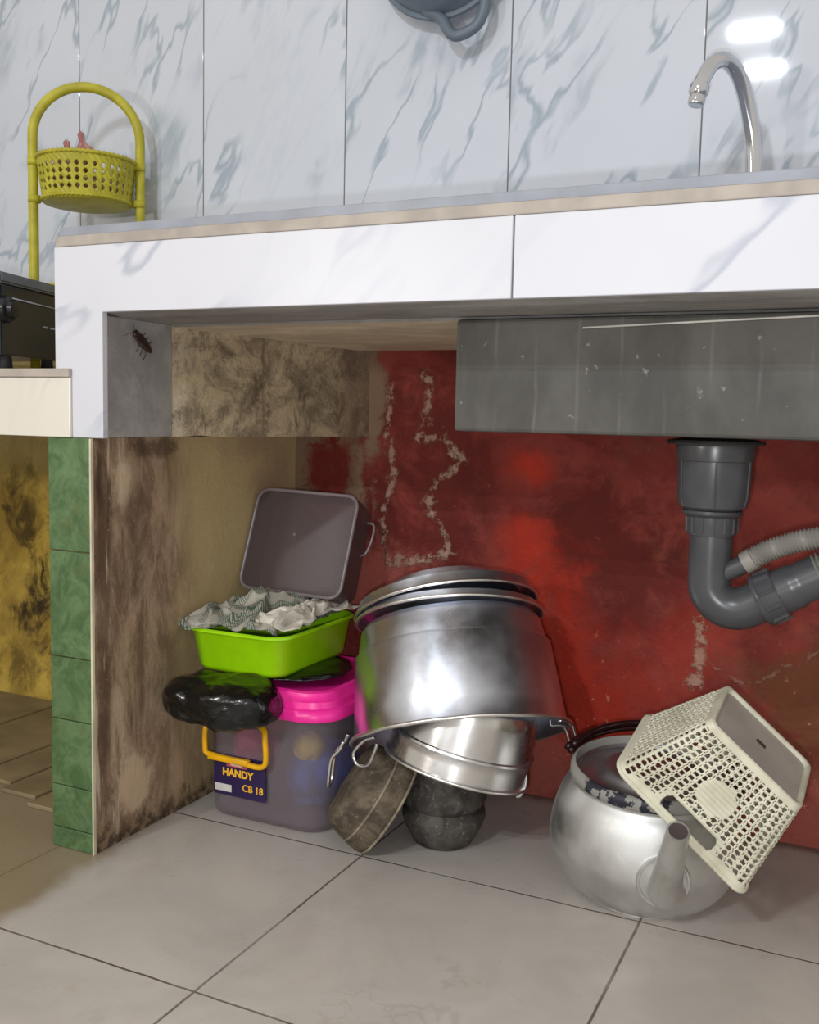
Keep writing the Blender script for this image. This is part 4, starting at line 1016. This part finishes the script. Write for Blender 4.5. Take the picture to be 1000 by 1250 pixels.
# onions in the top basket
n = N('shallot_skin', .5, 0, .4); n.color(n.mix(n.ramp(n.noise(n.map(n.obj(), sc=(1, 1, .2)), 120, 3), .4, .6), rgb(150, 92, 92), rgb(186, 140, 128))); M_on = n.m
b = bmesh.new(); lathe(b, [(0, -.022), (.012, -.021), (.022, -.012), (.024, 0), (.018, .012), (.009, .020), (.005, .028), (.006, .040), (.002, .044), (0, .044)], None, 28)
on0 = mk('shallot', fix(b), M_on, None, True)
spots = [(-.025, -.030, .372, .5, .3, 'pinkish shallot lying highest in the front of the yellow basket'), (.005, -.026, .384, -.1, -.15, 'pinkish shallot with an upright papery tip in the yellow basket'), (-.055, -.015, .364, 1.2, .9, 'pinkish shallot at the left of the heap in the yellow basket')]
for i, (x, y, z, rx, ry, lb) in enumerate(spots):
    o = on0 if i == 0 else on0.copy()
    if i: COL.objects.link(o)
    o.location = rc + Vector((x + .02, y - .005, z)); o.rotation_euler = (rx, ry, i); o.scale = (1.0,) * 3
    tag(o, lb, 'shallot', 'shallots in the yellow basket')
# bed of the basket they lie on
for i in range(3):
    o = on0.copy(); COL.objects.link(o); o.location = rc + Vector((-.035 + .035 * i, .0, .336)); o.rotation_euler = (1.4, .4 * i, i)
    tag(o, 'pinkish shallot low in the yellow basket, partly seen through its holes', 'shallot', 'shallots in the yellow basket')

# ------------------------------------------------------------------ cockroach on the cement return
M_ro = simple('dark_brown_shell', rgb(58, 40, 34), .3, 0, .5, var=.25, scale=60)
ra = Vector((-.9313, 1.069, .7165)); rb = Vector((-.9313, 1.109, .6885)); rd = (rb - ra).normalized()
ro = empty('cockroach', (ra + rb) / 2); mr = Matrix((rd, Vector((1, 0, 0)).cross(rd) * 1.0, Vector((1, 0, 0)))).transposed().to_4x4(); mr.translation = (ra + rb) / 2 + Vector((.005, 0, 0)); ro.matrix_world = mr
tag(ro, 'dark brown cockroach clinging to the grey cement at the left end of the recess', 'insect')
b = bmesh.new(); bmesh.ops.create_icosphere(b, subdivisions=3, radius=1)
for v in b.verts: x = v.co.x; v.co = Vector((x * .021, v.co.y * .0075 * (1 - .25 * x), v.co.z * .0035))
mk('body', b, M_ro, ro, True)
b = bmesh.new(); bmesh.ops.create_icosphere(b, subdivisions=3, radius=1)
for v in b.verts: v.co = Vector((v.co.x * .0055 - .019, v.co.y * .0058, v.co.z * .003 + .0005))
mk('head', b, M_ro, ro, True)
for s in (-1, 1):
    for x in (-.008, 0, .009):
        b = bmesh.new(); tube(b, smooth_path([(x, s * .005, -.001), (x + .002, s * .011, .001), (x + .007, s * .016, -.004)], 4), .0006, 6); mk('leg', b, M_ro, ro, True)
    b = bmesh.new(); tube(b, smooth_path([(-.023, s * .002, 0), (-.030, s * .008, 0), (-.034, s * .016, -.003)], 5), .0003, 5); mk('antenna', b, M_ro, ro, True)
